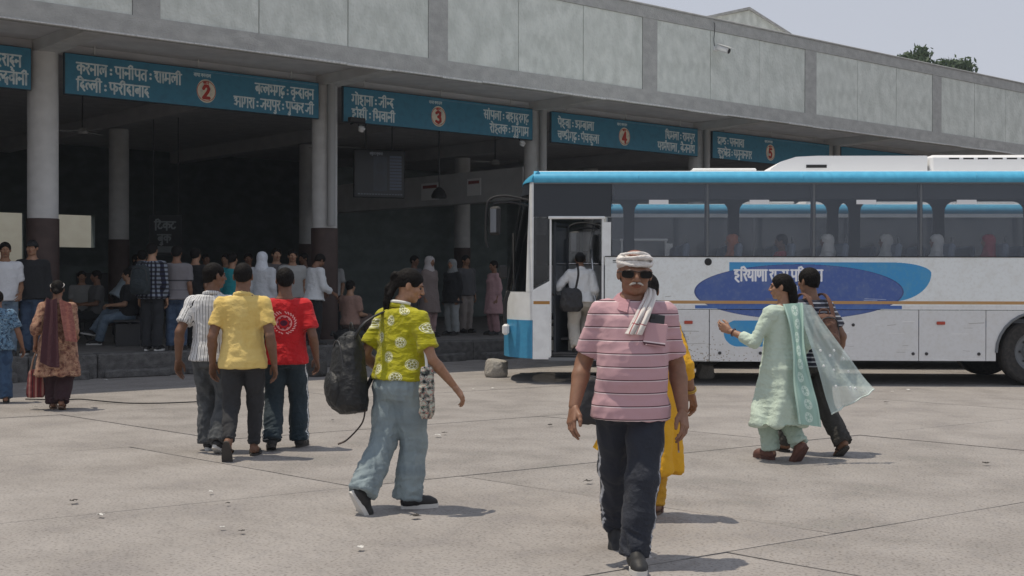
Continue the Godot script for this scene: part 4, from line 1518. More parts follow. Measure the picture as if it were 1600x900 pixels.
func side_print() -> StandardMaterial3D:
	# 9.0 m by 1.5 m of the flank, from x 1.42 and y 0.34
	var W := 2048
	var Hh := 344
	var white := Color(.925, .94, .935)
	var p := Paint.new(W, Hh, white)
	var k := W / 9.0
	var X := func(px: float) -> float: return ((px - 800.0) / 108.0 + .13 - 1.42) * k
	var Y := func(py: float) -> float: return (1.84 - (1.48 + (440.0 - py) / 108.0)) * k
	p.rect(0, Y.call(485), W, Hh, Color(.86, .865, .865))
	var light := Color(.2, .58, .8)
	var deep := Color(.26, .37, .63)
	var e1: Vector2 = Vector2(X.call(1290), Y.call(432))
	var e2: Vector2 = Vector2(X.call(1244), Y.call(455))
	var r2 := Vector2(161, 43) / 108.0 * k
	for y in Hh:
		for x in range(int(X.call(1060)), int(X.call(1470))):
			var q := Vector2(x, y)
			var px: float = (x / k + 1.42 - .13) * 108.0 + 800.0
			var py: float = 440.0 - (1.84 - y / k - 1.48) * 108.0
			var inl := false
			if py > 409 and py < 470 and px > 1137 and px < 1447:
				inl = true
				if px > 1385:
					var u := Vector2((px - 1385) / 62.0, (py - 426) / (17.0 if py < 426 else 44.0))
					inl = u.length() < 1.0
			if py > 500 and py < 541 and px > 1129 and px < 1262:
				var u2 := Vector2((1152 - px) / 23.0, (py - 520) / 21.0)
				inl = px > 1152 or u2.length() < 1.0
			if inl: p.im.set_pixel(x, y, light)
			var d := ((q - e2) / r2).length()
			if d < 1.0: p.im.set_pixel(x, y, deep if d < .985 else Color(.18, .26, .5))
	p.rect(0, Y.call(469.5), W, Y.call(474.5), Color(.74, .56, .34))
	p.rect(0, Y.call(477), W, Y.call(482.5), Color(.9, .9, .9))
	p.rect(int(X.call(1085)), Y.call(477), int(X.call(1403)), Y.call(482.5), Color(.24, .4, .68))
	write_line(p, "h-i-r-y-A-N-A r-A-j_-y p-i-r-v-h-n", X.call(1145), Y.call(421.5), 16.5 / 108.0 * k, 3.4, Color(.96, .96, .97), .80)
	p.rect(X.call(1230), Y.call(446), X.call(1243), Y.call(455), Color(.9, .9, .92))
	p.rect(X.call(957), Y.call(406.5), X.call(975), Y.call(408.5), Color(.15, .15, .16))
	p.rect(X.call(957), Y.call(410), X.call(970), Y.call(411), Color(.3, .3, .3))
	p.grime(Color(.76, .74, .69), .22, .012, 90)
	p.grime(Color(.72, .7, .66), .25, .06, 91)
	var rs := RandomNumberGenerator.new()
	rs.seed = 77
	for i in 90:      # scratches and scuffs, most of them low on the skirt
		var sx := rs.randf() * W
		var sy := Hh * (1.0 - pow(rs.randf(), 1.6) * .62)
		var c := Color(.5, .48, .45) if rs.randf() < .6 else Color(.96, .96, .95)
		p.line(Vector2(sx, sy), Vector2(sx + rs.randf_range(6, 70), sy + rs.randf_range(-3, 3)), rs.randf_range(.2, .7), c)
	for i in 420:      # mud flecks thrown up behind the wheels
		var sx2 := (rs.randfn(0, .5) + (1.3 if rs.randf() < .4 else 6.9)) * k
		var sy2 := Hh - absf(rs.randfn(0, 36))
		p.ellipse(Vector2(sx2, sy2), Vector2(rs.randf_range(.8, 2.4), rs.randf_range(.8, 1.8)), Color(.58, .53, .46))
	var m := mat(Color.WHITE, 0.38)
	m.albedo_texture = p.tex()
	m.clearcoat_enabled = true
	m.clearcoat = 0.25
	return m

func arc_cut(x0: float, x1: float, y0: float, y1: float, wheels: Array, r: float, cy: float) -> PackedVector2Array:      # flank piece with wheel arches cut from its lower edge
	var p := PackedVector2Array([Vector2(x0, y1)])
	var left := Vector2(x0, y0)
	for w in wheels:
		if w + r <= x0 or w - r >= x1: continue
		if w - r > x0:
			p.append(left)
			p.append(Vector2(w - r, y0))
		for k in 15:
			var a := PI - PI * k / 14.0
			var q := Vector2(w + cos(a) * r, cy + sin(a) * r)
			if q.x > x0 and q.x < x1 and q.y > y0 + .001 and q.y < y1 - .01: p.append(q)
		left = Vector2(minf(w + r, x1), y0)
	p.append(left)
	if left.x < x1: p.append(Vector2(x1, y0))
	p.append(Vector2(x1, y1))
	return p

func nose_x(y: float, u: float) -> float:
	var c := 0.0
	if y > 1.1: c = .26 * pow((y - 1.1) / 1.75, 1.3)
	if y > 2.92: c += .16 * pow((y - 2.92) / .15, 2.0)
	return lerpf(c, .43 if y <= 2.92 else .43 + .1 * pow((y - 2.92) / .15, 2.0), pow(absf(u), 3.4))

func nose_band(y0: float, y1: float, u0: float, u1: float, push := 0.0) -> ArrayMesh:
	var rows := []
	for i in 9:
		var y := lerpf(y0, y1, i / 8.0)
		var r := []
		for j in 25:
			var u := lerpf(u0, u1, j / 24.0)
			r.append(Vector3(nose_x(y, u) - push, y, -1.25 + u * 1.25))
		rows.append(r)
	return sheet(rows, .03)

func wheel(parent: Node, at: Vector3, out: float) -> void:
	var w := Node3D.new()
	w.name = "wheel"
	parent.add_child(w, true)
	w.transform = Transform3D(Basis(Vector3.RIGHT, PI / 2 * out), at)
	var st := st_new()
	lathe(st, [Vector2(.29, -.13), Vector2(.44, -.14), Vector2(.485, -.1), Vector2(.49, .08), Vector2(.47, .12), Vector2(.44, .14), Vector2(.3, .13), Vector2(.28, .1)], 36)
	put("tyre", st.commit(), M.tyre, w)
	st = st_new()
	lathe(st, [Vector2(.29, .115), Vector2(.25, .06), Vector2(.16, .03), Vector2(.13, .08), Vector2(.11, .11), Vector2(.001, .115)], 28)
	put("rim", st.commit(), M.trim, w)
	for k in 8:
		var a := TAU * k / 8
		put("wheel_nut", boxm(Vector3(.03, .03, .03), .006), M.dark_metal, w, Transform3D(Basis(), Vector3(sin(a) * .19, .05, cos(a) * .19)))

func make_bus(label: String, near: bool) -> Node3D:
	var b := thing("bus", label, "bus")
	var L := 10.5
	var wheels := [2.07, 7.62]
	var uvr := Rect2(1.42, .34, 9.0, 1.5)
	var flank: Material = side_print() if near else M.bus_white
	# near flank: upper belt and skirt hatches
	var piece := func(called: String, pts: PackedVector2Array, z0: float, z1: float, m: Material) -> MeshInstance3D:
		var st := st_new()
		prism(st, pts, z0, z1, Transform3D(), uvr)
		return put(called, st.commit(), m, b)
	var seams := [1.47, 1.5, 2.97, 4.3, 5.95, 6.9, 8.3, 9.4, L]
	piece.call("side_panel", arc_cut(1.47, L, 1.09, 1.84, [], .56, .5), -.05, 0.0, flank)
	var z := -.004
	for k in range(1, seams.size() - 1):
		z = -.002 - .004 * (k % 3)
		piece.call("skirt_panel", arc_cut(seams[k] + .006, seams[k + 1] - .006, .34 + (.02 if k > 2 else 0.0), 1.082, wheels, .58, .48), -.05, z, flank)
	for w in wheels:
		var arch := []
		for k in 15:
			var a := PI * k / 14.0
			arch.append(Vector3(w + cos(a) * .575, .48 + sin(a) * .575, -.005))
		put("wheel_arch_trim", tubem(arch, .022, 6), M.trim, b)
		var wl := []
		for zz in [-.04, -.7]:
			var r := []
			for k in 15:
				var a := PI * k / 14.0
				r.append(Vector3(w + cos(a) * .585, .48 + sin(a) * .585, zz))
			wl.append(r)
		put("wheel_housing", sheet(wl, .02), M.rubber, b)
	# front corner, door and pillar
	piece.call("front_pillar", PackedVector2Array([Vector2(.43, .36), Vector2(.69, .36), Vector2(.69, 1.5), Vector2(.43, 1.36)]), -.05, 0.0, M.bus_white)
	piece.call("stripe", PackedVector2Array([Vector2(.44, 1.155), Vector2(.68, 1.155), Vector2(.68, 1.2), Vector2(.44, 1.2)]), 0.0, .003, mat(sc(.42, .2, .04), .4))
	piece.call("quarter_window", PackedVector2Array([Vector2(.44, 1.39), Vector2(.66, 1.52), Vector2(.66, 2.4), Vector2(.44, 2.4)]), -.03, -.008, M.screen_glass)
	piece.call("front_header", PackedVector2Array([Vector2(.44, 2.42), Vector2(1.56, 2.42), Vector2(1.56, 2.915), Vector2(.44, 2.915)]), -.05, -.004, M.bus_dark)
	piece.call("door_pillar", PackedVector2Array([Vector2(1.43, 1.845), Vector2(1.555, 1.845), Vector2(1.555, 2.34), Vector2(1.43, 2.34)]), -.05, -.001, M.bus_white)
	piece.call("door_sill", PackedVector2Array([Vector2(.66, .34), Vector2(1.465, .34), Vector2(1.465, .385), Vector2(.66, .385)]), -.35, .004, M.trim)
	var st := st_new()
	box(st, Vector3(.685, 1.4, -.02), Vector3(.03, 2.0, .05), .008)
	box(st, Vector3(1.437, 1.4, -.02), Vector3(.03, 2.0, .05), .008)
	box(st, Vector3(1.06, 2.405, -.01), Vector3(.82, .04, .06), .01)
	put("door_frame", st.commit(), M.bus_white, b)
	if near:
		var dl := Node3D.new()
		dl.name = "door_leaf"
		b.add_child(dl, true)
		dl.transform = Transform3D(Basis(Vector3.UP, deg_to_rad(72)), Vector3(.74, .42, -.07))
		put("panel", boxm(Vector3(.62, .85, .035), .006, Vector3(.32, .44, 0)), M.bus_dark, dl)
		put("pane", boxm(Vector3(.5, .95, .012), 0.0, Vector3(.32, 1.38, 0)), M.glass, dl)
		st = st_new()
		for x in [.02, .62]: box(st, Vector3(x, 1.38, 0), Vector3(.05, 1.02, .035), .006)
		box(st, Vector3(.32, 1.9, 0), Vector3(.64, .05, .035), .006)
		put("leaf_frame", st.commit(), M.bus_dark, dl)
	for k in 3: put("step", boxm(Vector3(.76, .04, .3), .008, Vector3(1.06, .44 + .2 * k, -.2 - .28 * k)), M.dark_metal, b)
	put("grab_rail", tubem([Vector3(1.36, .9, -.16), Vector3(1.3, 1.7, -.3), Vector3(1.28, 1.95, -.5)], .016, 8), M.chrome, b)
	put("grab_rail", tubem([Vector3(.8, 1.75, -.75), Vector3(1.4, 1.75, -.75)], .016, 8), M.chrome, b)
	# windows of the near flank
	var posts := [1.555, 2.94, 4.46, 5.98, 7.5, 9.02, L]
	for k in posts.size() - 1:
		var x0: float = posts[k] + .012
		var x1: float = posts[k + 1] - .012
		var win := piece.call("window", PackedVector2Array([Vector2(x0, 1.85), Vector2(x1, 1.85), Vector2(x1, 2.905), Vector2(x0, 2.905)]), -.022, -.01, M.glass if near else M.tint) as Node3D
		if near:
			put("sticker", boxm(Vector3(.28, .062, .004), 0.0, Vector3([2.24, 3.68, 5.2, 6.62, 8.2, 9.7][k], 2.63, -.005)), M.sticker, win)
		put("window_seal", boxm(Vector3(.03, 1.06, .03), .004, Vector3(posts[k + 1], 2.378, -.028)), M.trim, b)
		put("window_post", boxm(Vector3(.07, 1.06, .04), .004, Vector3(posts[k + 1] - .002, 2.378, -.07)), M.bus_dark, b)
	put("belt_seal", boxm(Vector3(L - 1.47, .014, .03), .003, Vector3((L + 1.47) * .5, 1.845, -.006)), M.rubber, b)
	put("headliner", boxm(Vector3(L - 1.6, .24, .05), 0.0, Vector3((L + 1.6) * .5, 2.8, -.13)), M.bus_dark, b)
	# far flank with rounded openings
	piece.call("far_side_panel", arc_cut(.44, L, .36, 1.75, wheels, .58, .48), -2.5, -2.45, M.bus_white)
	piece.call("far_header", PackedVector2Array([Vector2(.44, 2.79), Vector2(L, 2.79), Vector2(L, 2.92), Vector2(.44, 2.92)]), -2.5, -2.45, M.bus_dark)
	var fx := [1.95, 3.65, 5.25, 5.6, 6.95, 8.4, 9.9]
	var px := .44
	for k in 7:
		var c: float = fx[k]
		var pts := PackedVector2Array()
		var hw := .09
		pts.append(Vector2(c - hw, 1.75))
		pts.append(Vector2(c + hw, 1.75))
		for i in 5: pts.append(Vector2(c + hw + .16 - .16 * cos(PI / 2 * i / 4.0), 2.63 + .16 * sin(PI / 2 * i / 4.0)))
		for i in range(4, -1, -1): pts.append(Vector2(c - hw - .16 + .16 * cos(PI / 2 * i / 4.0), 2.63 + .16 * sin(PI / 2 * i / 4.0)))
		piece.call("far_window_post", pts, -2.498, -2.452, M.bus_dark)
		piece.call("far_window", PackedVector2Array([Vector2(px, 1.76), Vector2(c, 1.76), Vector2(c, 2.785), Vector2(px, 2.785)]), -2.48, -2.47, M.clear)
		px = c
	# roof, floor, back
	var prof := [Vector2(-.012, 2.905), Vector2(.022, 2.93), Vector2(.03, 2.965), Vector2(.012, 3.01), Vector2(-.04, 3.05), Vector2(-.13, 3.075)]
	var cove := func(mir: bool) -> ArrayMesh:
		var rows := []
		for q in prof:
			var r := []
			for x in [.44, 1.2, 2.5, 3.3, 4.8, 6.1, 7.9, 9.3, L]: r.append(Vector3(x, q.y, (-2.5 - q.x) if mir else q.x))
			rows.append(r)
		return sheet(rows, .02)
	put("roof_cove", cove.call(false), M.bus_blue, b)
	put("roof_cove", cove.call(true), M.bus_blue, b)
	for x in [1.95, 4.3, 6.75, 9.1]: put("cove_joint", tubem(prof.map(func(q): return Vector3(x, q.y + .002, q.x + .011)), .006, 5), M.bus_blue, b)
	put("gutter", boxm(Vector3(L - .44, .02 if near else .07, .03), .005, Vector3((L + .44) * .5, 2.9 if near else 2.86, .0)), M.trim if near else M.bus_white, b)
	put("roof", boxm(Vector3(L - .5, .05, 2.3), .01, Vector3((L + .5) * .5, 3.06, -1.25)), M.bus_white, b)
	put("ceiling", boxm(Vector3(L - .5, .03, 2.36), 0.0, Vector3((L + .5) * .5, 2.9, -1.25)), M.trim, b)
	put("floor", boxm(Vector3(L - 1.55, .06, 2.38), 0.0, Vector3((L + 1.55) * .5, .93, -1.25)), M.bus_dark, b)
	put("floor", boxm(Vector3(1.0, .06, 1.4), 0.0, Vector3(1.0, .93, -1.75)), M.bus_dark, b)
	put("back_panel", boxm(Vector3(.06, 2.55, 2.4), .01, Vector3(L - .03, 1.63, -1.25)), M.bus_white, b)
	put("chassis", boxm(Vector3(L - 1.4, .2, 1.5), .02, Vector3(L * .5 + .4, .5, -1.25)), M.rubber, b)
	put("driver_bulkhead", boxm(Vector3(.04, 1.3, .9), .01, Vector3(1.62, 1.5, -1.95)), M.bus_dark, b)
	# nose
	put("bumper", nose_band(.37, .92, -1, 1, .012), M.bus_nose, b)
	put("front_panel", nose_band(.922, 1.33, -1, 1), M.bus_white, b)
	for e in [[-1.0, -.93], [.93, 1.0]]: put("corner_post", nose_band(1.332, 2.78, e[0], e[1]), M.bus_white, b)
	put("windscreen", nose_band(1.335, 2.74, -.928, .928), M.screen_glass, b)
	put("destination_panel", nose_band(2.742, 2.915, -.928, .928), M.bus_dark, b)
	for e in [[-1.0, -.93], [.93, 1.0]]: put("corner_post", nose_band(2.782, 2.915, e[0], e[1]), M.bus_white, b)
	put("front_cap", nose_band(2.918, 3.07, -1, 1, .01), M.bus_blue, b)
	for s in [-1.0, 1.0]:
		st = st_new()
		box(st, Vector3(.03, .78, -1.25 + .93 * s), Vector3(.1, .16, .3), .03)
		put("headlamp", st.commit(), M.white_plastic, b)
		st = st_new()
		tube(st, curve([Vector3(nose_x(1.35, .75 * s) - .02, 1.35, -1.25 + .92 * s), Vector3(nose_x(1.7, .7 * s) - .035, 1.75, -1.25 + .84 * s), Vector3(nose_x(2.1, .5 * s) - .03, 2.2, -1.25 + .62 * s)], 8), .012, 6)
		put("wiper", st.commit(), M.rubber, b)
	put("trim_strip", tubem(curve([Vector3(.075, 1.34, -.2), Vector3(.03, 1.2, -.22), Vector3(.02, .95, -.24), Vector3(.03, .74, -.24)], 8), .03, 6), M.rubber, b)
	# mirror on its arm
	var mr := Node3D.new()
	mr.name = "mirror"
	b.add_child(mr, true)
	put("arm", tubem(curve([Vector3(.36, 2.66, -.08), Vector3(.05, 2.72, -.05), Vector3(-.16, 2.69, -.05), Vector3(-.24, 2.56, -.05), Vector3(-.25, 2.1, -.05), Vector3(-.22, 1.98, -.05)], 20), .018, 8), M.rubber, mr)
	put("arm", tubem(curve([Vector3(.36, 2.58, -.08), Vector3(.08, 2.63, -.05), Vector3(-.15, 2.6, -.05)], 10), .014, 8), M.rubber, mr)
	st = st_new()
	box(st, Vector3(0, 0, 0), Vector3(.19, .42, .09), .035, Transform3D(Basis(Vector3.UP, -.5), Vector3(-.12, 2.36, -.03)))
	put("housing", st.commit(), M.rubber, mr)
	st = st_new()
	box(st, Vector3(.0, 0, .048), Vector3(.1, .34, .006), .002, Transform3D(Basis(Vector3.UP, -.5), Vector3(-.12, 2.36, -.03)))
	put("reflector", st.commit(), mat(sc(.2, .21, .23), .15, .6), mr)
	st = st_new()
	box(st, Vector3(0, 0, 0), Vector3(.12, .2, .06), .03, Transform3D(Basis(), Vector3(.0, 1.62, -.02)))
	put("side_mirror", st.commit(), M.rubber, b)
	for w in wheels:
		wheel(b, Vector3(w, .49, -.2), 1.0)
		wheel(b, Vector3(w, .49, -2.3), -1.0)
	# roof fittings
	st = st_new()
	prism(st, PackedVector2Array([Vector2(3.9, 3.085), Vector2(6.22, 3.085), Vector2(6.22, 3.345), Vector2(4.6, 3.345), Vector2(4.3, 3.33), Vector2(4.08, 3.26), Vector2(3.94, 3.16)]), -1.95, -.55)
	put("air_unit_front", st.commit(), M.sticker, b)
	var au := put("air_unit", boxm(Vector3(2.6, .27, 1.44), .04, Vector3(7.56, 3.22, -1.25)), M.sticker, b)
	for k in 9: put("vent_slot", boxm(Vector3(.15, .022, .01), 0.0, Vector3(6.6 + .21 * k, 3.3, -.532)), M.rubber, au)
	put("air_unit_ledge", boxm(Vector3(4.9, .03, 1.6), .01, Vector3(6.4, 3.1, -1.25)), M.bus_white, b)
	put("roof_hatch", boxm(Vector3(.95, .05, .9), .02, Vector3(3.25, 3.14, -1.0)), M.bus_white, b)
	put("name_plate", boxm(Vector3(.3, .045, .006), 0.0, Vector3(4.6, 3.19, -.547)), M.rubber, b)
	# flank fittings
	if near:
		for x in [2.67, 6.26]: put("side_marker", boxm(Vector3(.12, .045, .02), .008, Vector3(x, .9, .006)), M.lamp_red, b)
		for e in [[5.02, .87], [3.12, .46], [3.7, .46], [5.87, .46], [6.06, .46], [6.8, .46]]:
			st = st_new()
			lathe(st, [Vector2(.001, .009), Vector2(.022, .009), Vector2(.024, -.006)], 12, Transform3D(Basis(Vector3.RIGHT, PI / 2), Vector3(e[0], e[1], .0)))
			put("catch", st.commit(), M.dark_metal, b)
		st = st_new()
		lathe(st, [Vector2(.001, .012), Vector2(.05, .012), Vector2(.055, -.006)], 16, Transform3D(Basis(Vector3.RIGHT, PI / 2), Vector3(2.95, 1.77, .0)))
		put("fuel_cap", st.commit(), M.rubber, b)
		# seats
		for k in 10:
			for zz in [-.5, -2.0]:
				var s := Node3D.new()
				s.name = "seat"
				b.add_child(s, true)
				s.position = Vector3(2.55 + k * .76, .96, zz)
				put("cushion", boxm(Vector3(.42, .12, .84), .04, Vector3(-.2, .42, 0)), M.seat, s)
				st = st_new()
				box(st, Vector3(0, .3, 0), Vector3(.09, .62, .84), .035, Transform3D(Basis(Vector3.BACK, -.14), Vector3(.03, .48, 0)))
				put("backrest", st.commit(), M.seat, s)
				put("base", boxm(Vector3(.3, .36, .5), .02, Vector3(-.2, .18, 0)), M.rubber, s)
				if zz > -1.0: put("handle", tubem(curve([Vector3(.11, 1.1, .3), Vector3(.1, 1.17, .36), Vector3(.1, 1.1, .4)], 8), .014, 6), M.trim, s)
	return b
# ---------------------------------------------------------------- the crowd
var BOX := {}
func stripes_h(base: Color, lines: Array, h := 64) -> StandardMaterial3D:      # lines: from, to, colour in 0..1 of one repeat
	var p := Paint.new(16, h, base)
	for l in lines: p.rect(0, l[0] * h, 16, l[1] * h, l[2])
	return print_cloth(p)
func stripes_v(base: Color, lines: Array, w := 64) -> StandardMaterial3D:
	var p := Paint.new(w, 16, base)
	for l in lines: p.rect(l[0] * w, 0, l[1] * w, 16, l[2])
	return print_cloth(p)
func blotch(cols: Array, freq: float, seed_: int, size := 256) -> StandardMaterial3D:
	var m := cloth(Color.WHITE)
	var stops := []
	var cc := []
	for k in cols.size():
		var a := .28 + .44 * k / cols.size()
		stops.append(a)
		cc.append(cols[k])
		stops.append(a + .44 / cols.size() - .012)
		cc.append(cols[k])
	m.albedo_texture = noise_tex(freq, seed_, stops, cc, size, 2)
	m.uv1_triplanar = true
	m.uv1_scale = Vector3.ONE * 1.6
	m.normal_scale = 0.4
	return m

func here(px: float, z: float, y := 0.0) -> Vector3:      # the spot at distance z under the line of sight through column px
	return Vector3((px - 800.0) * z / 2000.0, y, -z)

func worn(root: Node3D, called: String, m: Mesh, mt: Material) -> MeshInstance3D:      # cloth laid out around the person in scene directions
	var b := root.transform.basis.inverse()
	return put(called, m, mt, root, Transform3D(b, Vector3.ZERO))

func drape(tl: Vector3, tr: Vector3, bl: Vector3, br: Vector3, nr: int, nc: int, waves: Callable) -> Array:
	var rows := []
	for i in nr:
		var t := float(i) / (nr - 1)
		var r := []
		for j in nc:
			var u := float(j) / (nc - 1)
			r.append(tl.lerp(tr, u).lerp(bl.lerp(br, u), t) + waves.call(u, t))
		rows.append(r)
	return rows

func bag_strap(called: String, pts: Array, r: float, m: Material, parent: Node) -> void:
	put(called, tubem(curve(pts, 18), r, 8, .35, Vector3(0, .2, 1)), m, parent)

func make_backpack(called: String, label: String, at: Vector3, yaw: float, size: Vector3, m: Material, sag := 0.0) -> Node3D:      # z+ is the face away from the wearer
	var o := thing(called, label, "backpack", at, yaw)
	var h := size * .5
	var f := Field.new(-h - Vector3.ONE * .06, h + Vector3.ONE * .06, .011)
	f.column(Transform3D(), [[-h.y, h.x * .8, h.z * .7, 0], [-h.y * .8, h.x, h.z, sag], [-h.y * .2, h.x * 1.02, h.z * 1.02, sag], [h.y * .5, h.x * .95, h.z * .85, 0], [h.y * .85, h.x * .8, h.z * .6, -.01], [h.y, h.x * .5, h.z * .3, -.02]], .03)
	f.mesh()
	f.ruffle(crease, .012, Vector3(8, 6, 8))
	f.ruffle(crease, .006, Vector3(16, 20, 16))
	f.normals()
	put("main_body", f.commit(), m, o)
	f = Field.new(Vector3(-h.x, -h.y, 0) - Vector3.ONE * .03, Vector3(h.x, h.y, h.z * 2.0) + Vector3.ONE * .03, .011)
	f.ell(Vector3(0, -h.y * .38, h.z * .78 + sag), Vector3(h.x * .78, h.y * .48, h.z * .5), .02)
	f.mesh()
	f.ruffle(crease, .01, Vector3(12, 12, 12))
	f.normals()
	put("front_pocket", f.commit(), m, o)
	put("zip", tubem(curve([Vector3(-h.x * .86, -h.y * .1, h.z * .55), Vector3(-h.x * .6, h.y * .72, h.z * .6), Vector3(h.x * .6, h.y * .72, h.z * .6), Vector3(h.x * .86, -h.y * .1, h.z * .55)], 14), .006, 5), M.dark_metal, o)
	put("grab_loop", tubem(curve([Vector3(-.05, h.y * .92, -h.z * .3), Vector3(-.04, h.y * 1.2, -h.z * .3), Vector3(.04, h.y * 1.2, -h.z * .3), Vector3(.05, h.y * .92, -h.z * .3)], 10), .01, 6, .5), m, o)
	return o

func crowd() -> void:
	var shoe_black: Material = mat(sc(.02, .02, .021), .6)
	var shoe_brown: Material = mat(sc(.12, .05, .035), .6)
	var sole_white: Material = mat(sc(.62, .61, .58), .7)
	var sole_dark: Material = mat(sc(.05, .045, .04), .85)
	var sole_brown: Material = mat(sc(.16, .1, .065), .85)
	BOX.sets = [[shoe_black, sole_dark, "shoe"], [shoe_black, sole_white, "shoe"], [shoe_brown, sole_brown, "slipper"], [mat(sc(.6, .6, .58), .7), sole_white, "shoe"]]
	var S: Array = BOX.sets
	# ---- man in pink polo, walking towards the camera
	var pink := stripes_h(Color(.75, .6, .625), [[.0, .08, Color(.32, .19, .22)], [.08, .15, Color(.9, .84, .85)]])
	var vcloth := cloth(Color.WHITE, .8)
	vcloth.vertex_color_use_as_albedo = true
	var man := {"label": "man in pink striped polo, white head wrap and sunglasses, walking forward", "pos": here(986, 6.78), "yaw": -3.0, "H": 1.7, "cell": .0095, "belly": .019, "girth": 1.0, "shoulders": .9, "neck": .068, "face": 1.09, "arm": 1.1, "skin": Color(.2, .1, .06), "head": 1.0,
		"feet": [[.02, 0, .2, 0, 4], [-.06, .05, -.42, 40, -6]], "hands": [Vector3(.1, -.5, .05), Vector3(-.15, -.49, .06)], "pelvis": Vector3(.0, -.028, 0), "lean": 1.0, "tilt": -1.5, "eyes": false, "head_pitch": 3, "twist": 4,
		"wear": [{"kind": "shirt", "name": "polo_shirt", "mat": pink, "hemline": .462, "sleeve": .4, "loose": .015, "cuff": .014, "straight": .85, "uv": ["flat", 1.0, 2.0, 14.6, 0.0], "folds": [.008, 7.0, 4.0], "cell": .0095},
			{"kind": "trousers", "name": "track_trousers", "mat": vcloth, "base": Color(.016, .02, .032), "band": Color(.5, .51, .54), "side": [.03], "side_top": .36, "hem": .08, "knee": .086, "thigh": .1, "loose": .002, "folds": [.012, 6.0, 3.2]}],
		"shoes": S[1]}
	person(man)
	dress_man(man)
	# ---- woman in yellow behind him, walking away
	var yellow := cloth(sc(.72, .38, .02))
	var lady := {"label": "woman in mustard yellow kurta half hidden behind the man in pink", "pos": here(1010, 8.05), "yaw": 172.0, "H": 1.56, "woman": true, "cell": .012, "skin": Color(.22, .115, .07),
		"feet": [[.14, .05, -.3, 40, 4], [-.06, 0, .12, 0, -4]], "hands": [Vector3(.06, -.5, .02), Vector3(-.15, -.47, .05)], "pelvis": Vector3(0, -.02, 0),
		"wear": [{"kind": "kurta", "mat": yellow, "hemline": .2, "sleeve": .72, "flare": .025, "cuff": .012, "loose": .016, "pleats": 7, "pleat_amp": .018, "collar": false},
			{"kind": "trousers", "mat": cloth(sc(.6, .32, .03)), "hem": .06, "knee": .07, "thigh": .088}], "shoes": S[2],
		"hair": {"puff": .014, "long": 1.0, "cut": -.09, "tails": [[[Vector3(0, .0, -.09), Vector3(.0, -.06, -.115), Vector3(.01, -.2, -.115), Vector3(.0, -.32, -.11)], [.06, .055, .045, .02]]]}}
	person(lady)
	M.sequin = mat(sc(.85, .87, .86), .3)
	var bangle := tubem(ring_pts(.036, 14), .005, 6)
	for k in 2: put("bangle", bangle, mat(sc(.6, .4, .1), .3, .8), lady.root, (lady.J.handR as Transform3D) * Transform3D(Basis(), Vector3(0, .03 + .014 * k, 0)))
	var ydr := drape(Vector3(-.02, 1.28, .14), Vector3(.06, 1.3, .14), Vector3(-.345, .45, .1), Vector3(-.29, .42, .12), 16, 6, func(u, t): return Vector3(sin(t * 9) * .012, 0, sin(u * 9 + t * 4) * .015))
	worn(lady.root, "dupatta", sheet(ydr, .004), yellow)
	var hb := thing("shoulder_bag", "dark bag on the yellow-clad woman's left shoulder, behind the man's arm", "bag", lady.pos + Vector3(-.33, .74, .04), 0.2)
	var bf := Field.new(Vector3(-.16, -.2, -.1), Vector3(.16, .2, .1), .011)
	bf.column(Transform3D(), [[-.15, .1, .05, 0], [-.08, .13, .06, 0], [.12, .1, .04, 0], [.15, .07, .02, 0]], .02)
	bf.mesh()
	bf.ruffle(crease, .01, Vector3(9, 9, 9))
	bf.normals()
	put("pouch", bf.commit(), mat(sc(.03, .03, .033), .7), hb)
	bag_strap("strap", [Vector3(-.08, .13, 0), Vector3(.05, .38, .02), Vector3(.24, .58, .05), Vector3(.28, .6, .0)], .012, M.black, hb)
	# ---- girl in lime shirt
	var lime := Color(.66, .64, .08)
	var pp := Paint.new(768, 512, lime)
	pp.grime(Color(.58, .56, .06), .5, .02, 8)
	var spots := [Vector2(.53, .26), Vector2(.63, .5), Vector2(.53, .66), Vector2(.76, .34), Vector2(.6, .88), Vector2(.42, .45), Vector2(.44, .8), Vector2(.85, .6), Vector2(.3, .3), Vector2(.2, .6), Vector2(.1, .3), Vector2(.95, .25), Vector2(.7, .74), Vector2(.04, .75), Vector2(.3, .85), Vector2(.66, .14)]
	for q in spots:
		var c: Vector2 = q * Vector2(768, 512)
		pp.ellipse(c, Vector2(32, 31), Color(.86, .87, .78))
		pp.ring(c, 27, 1.6, lime)
		for k in 7:
			var a := TAU * k / 7
			pp.ellipse(c + Vector2(cos(a), sin(a)) * 16, Vector2(6, 6), Color(.58, .57, .3))
		pp.ellipse(c, Vector2(7, 7), Color(.55, .54, .25))
	var jean := blotch([Color(.48, .535, .56), Color(.5, .555, .58), Color(.525, .58, .6), Color(.55, .605, .62)], .012, 12)
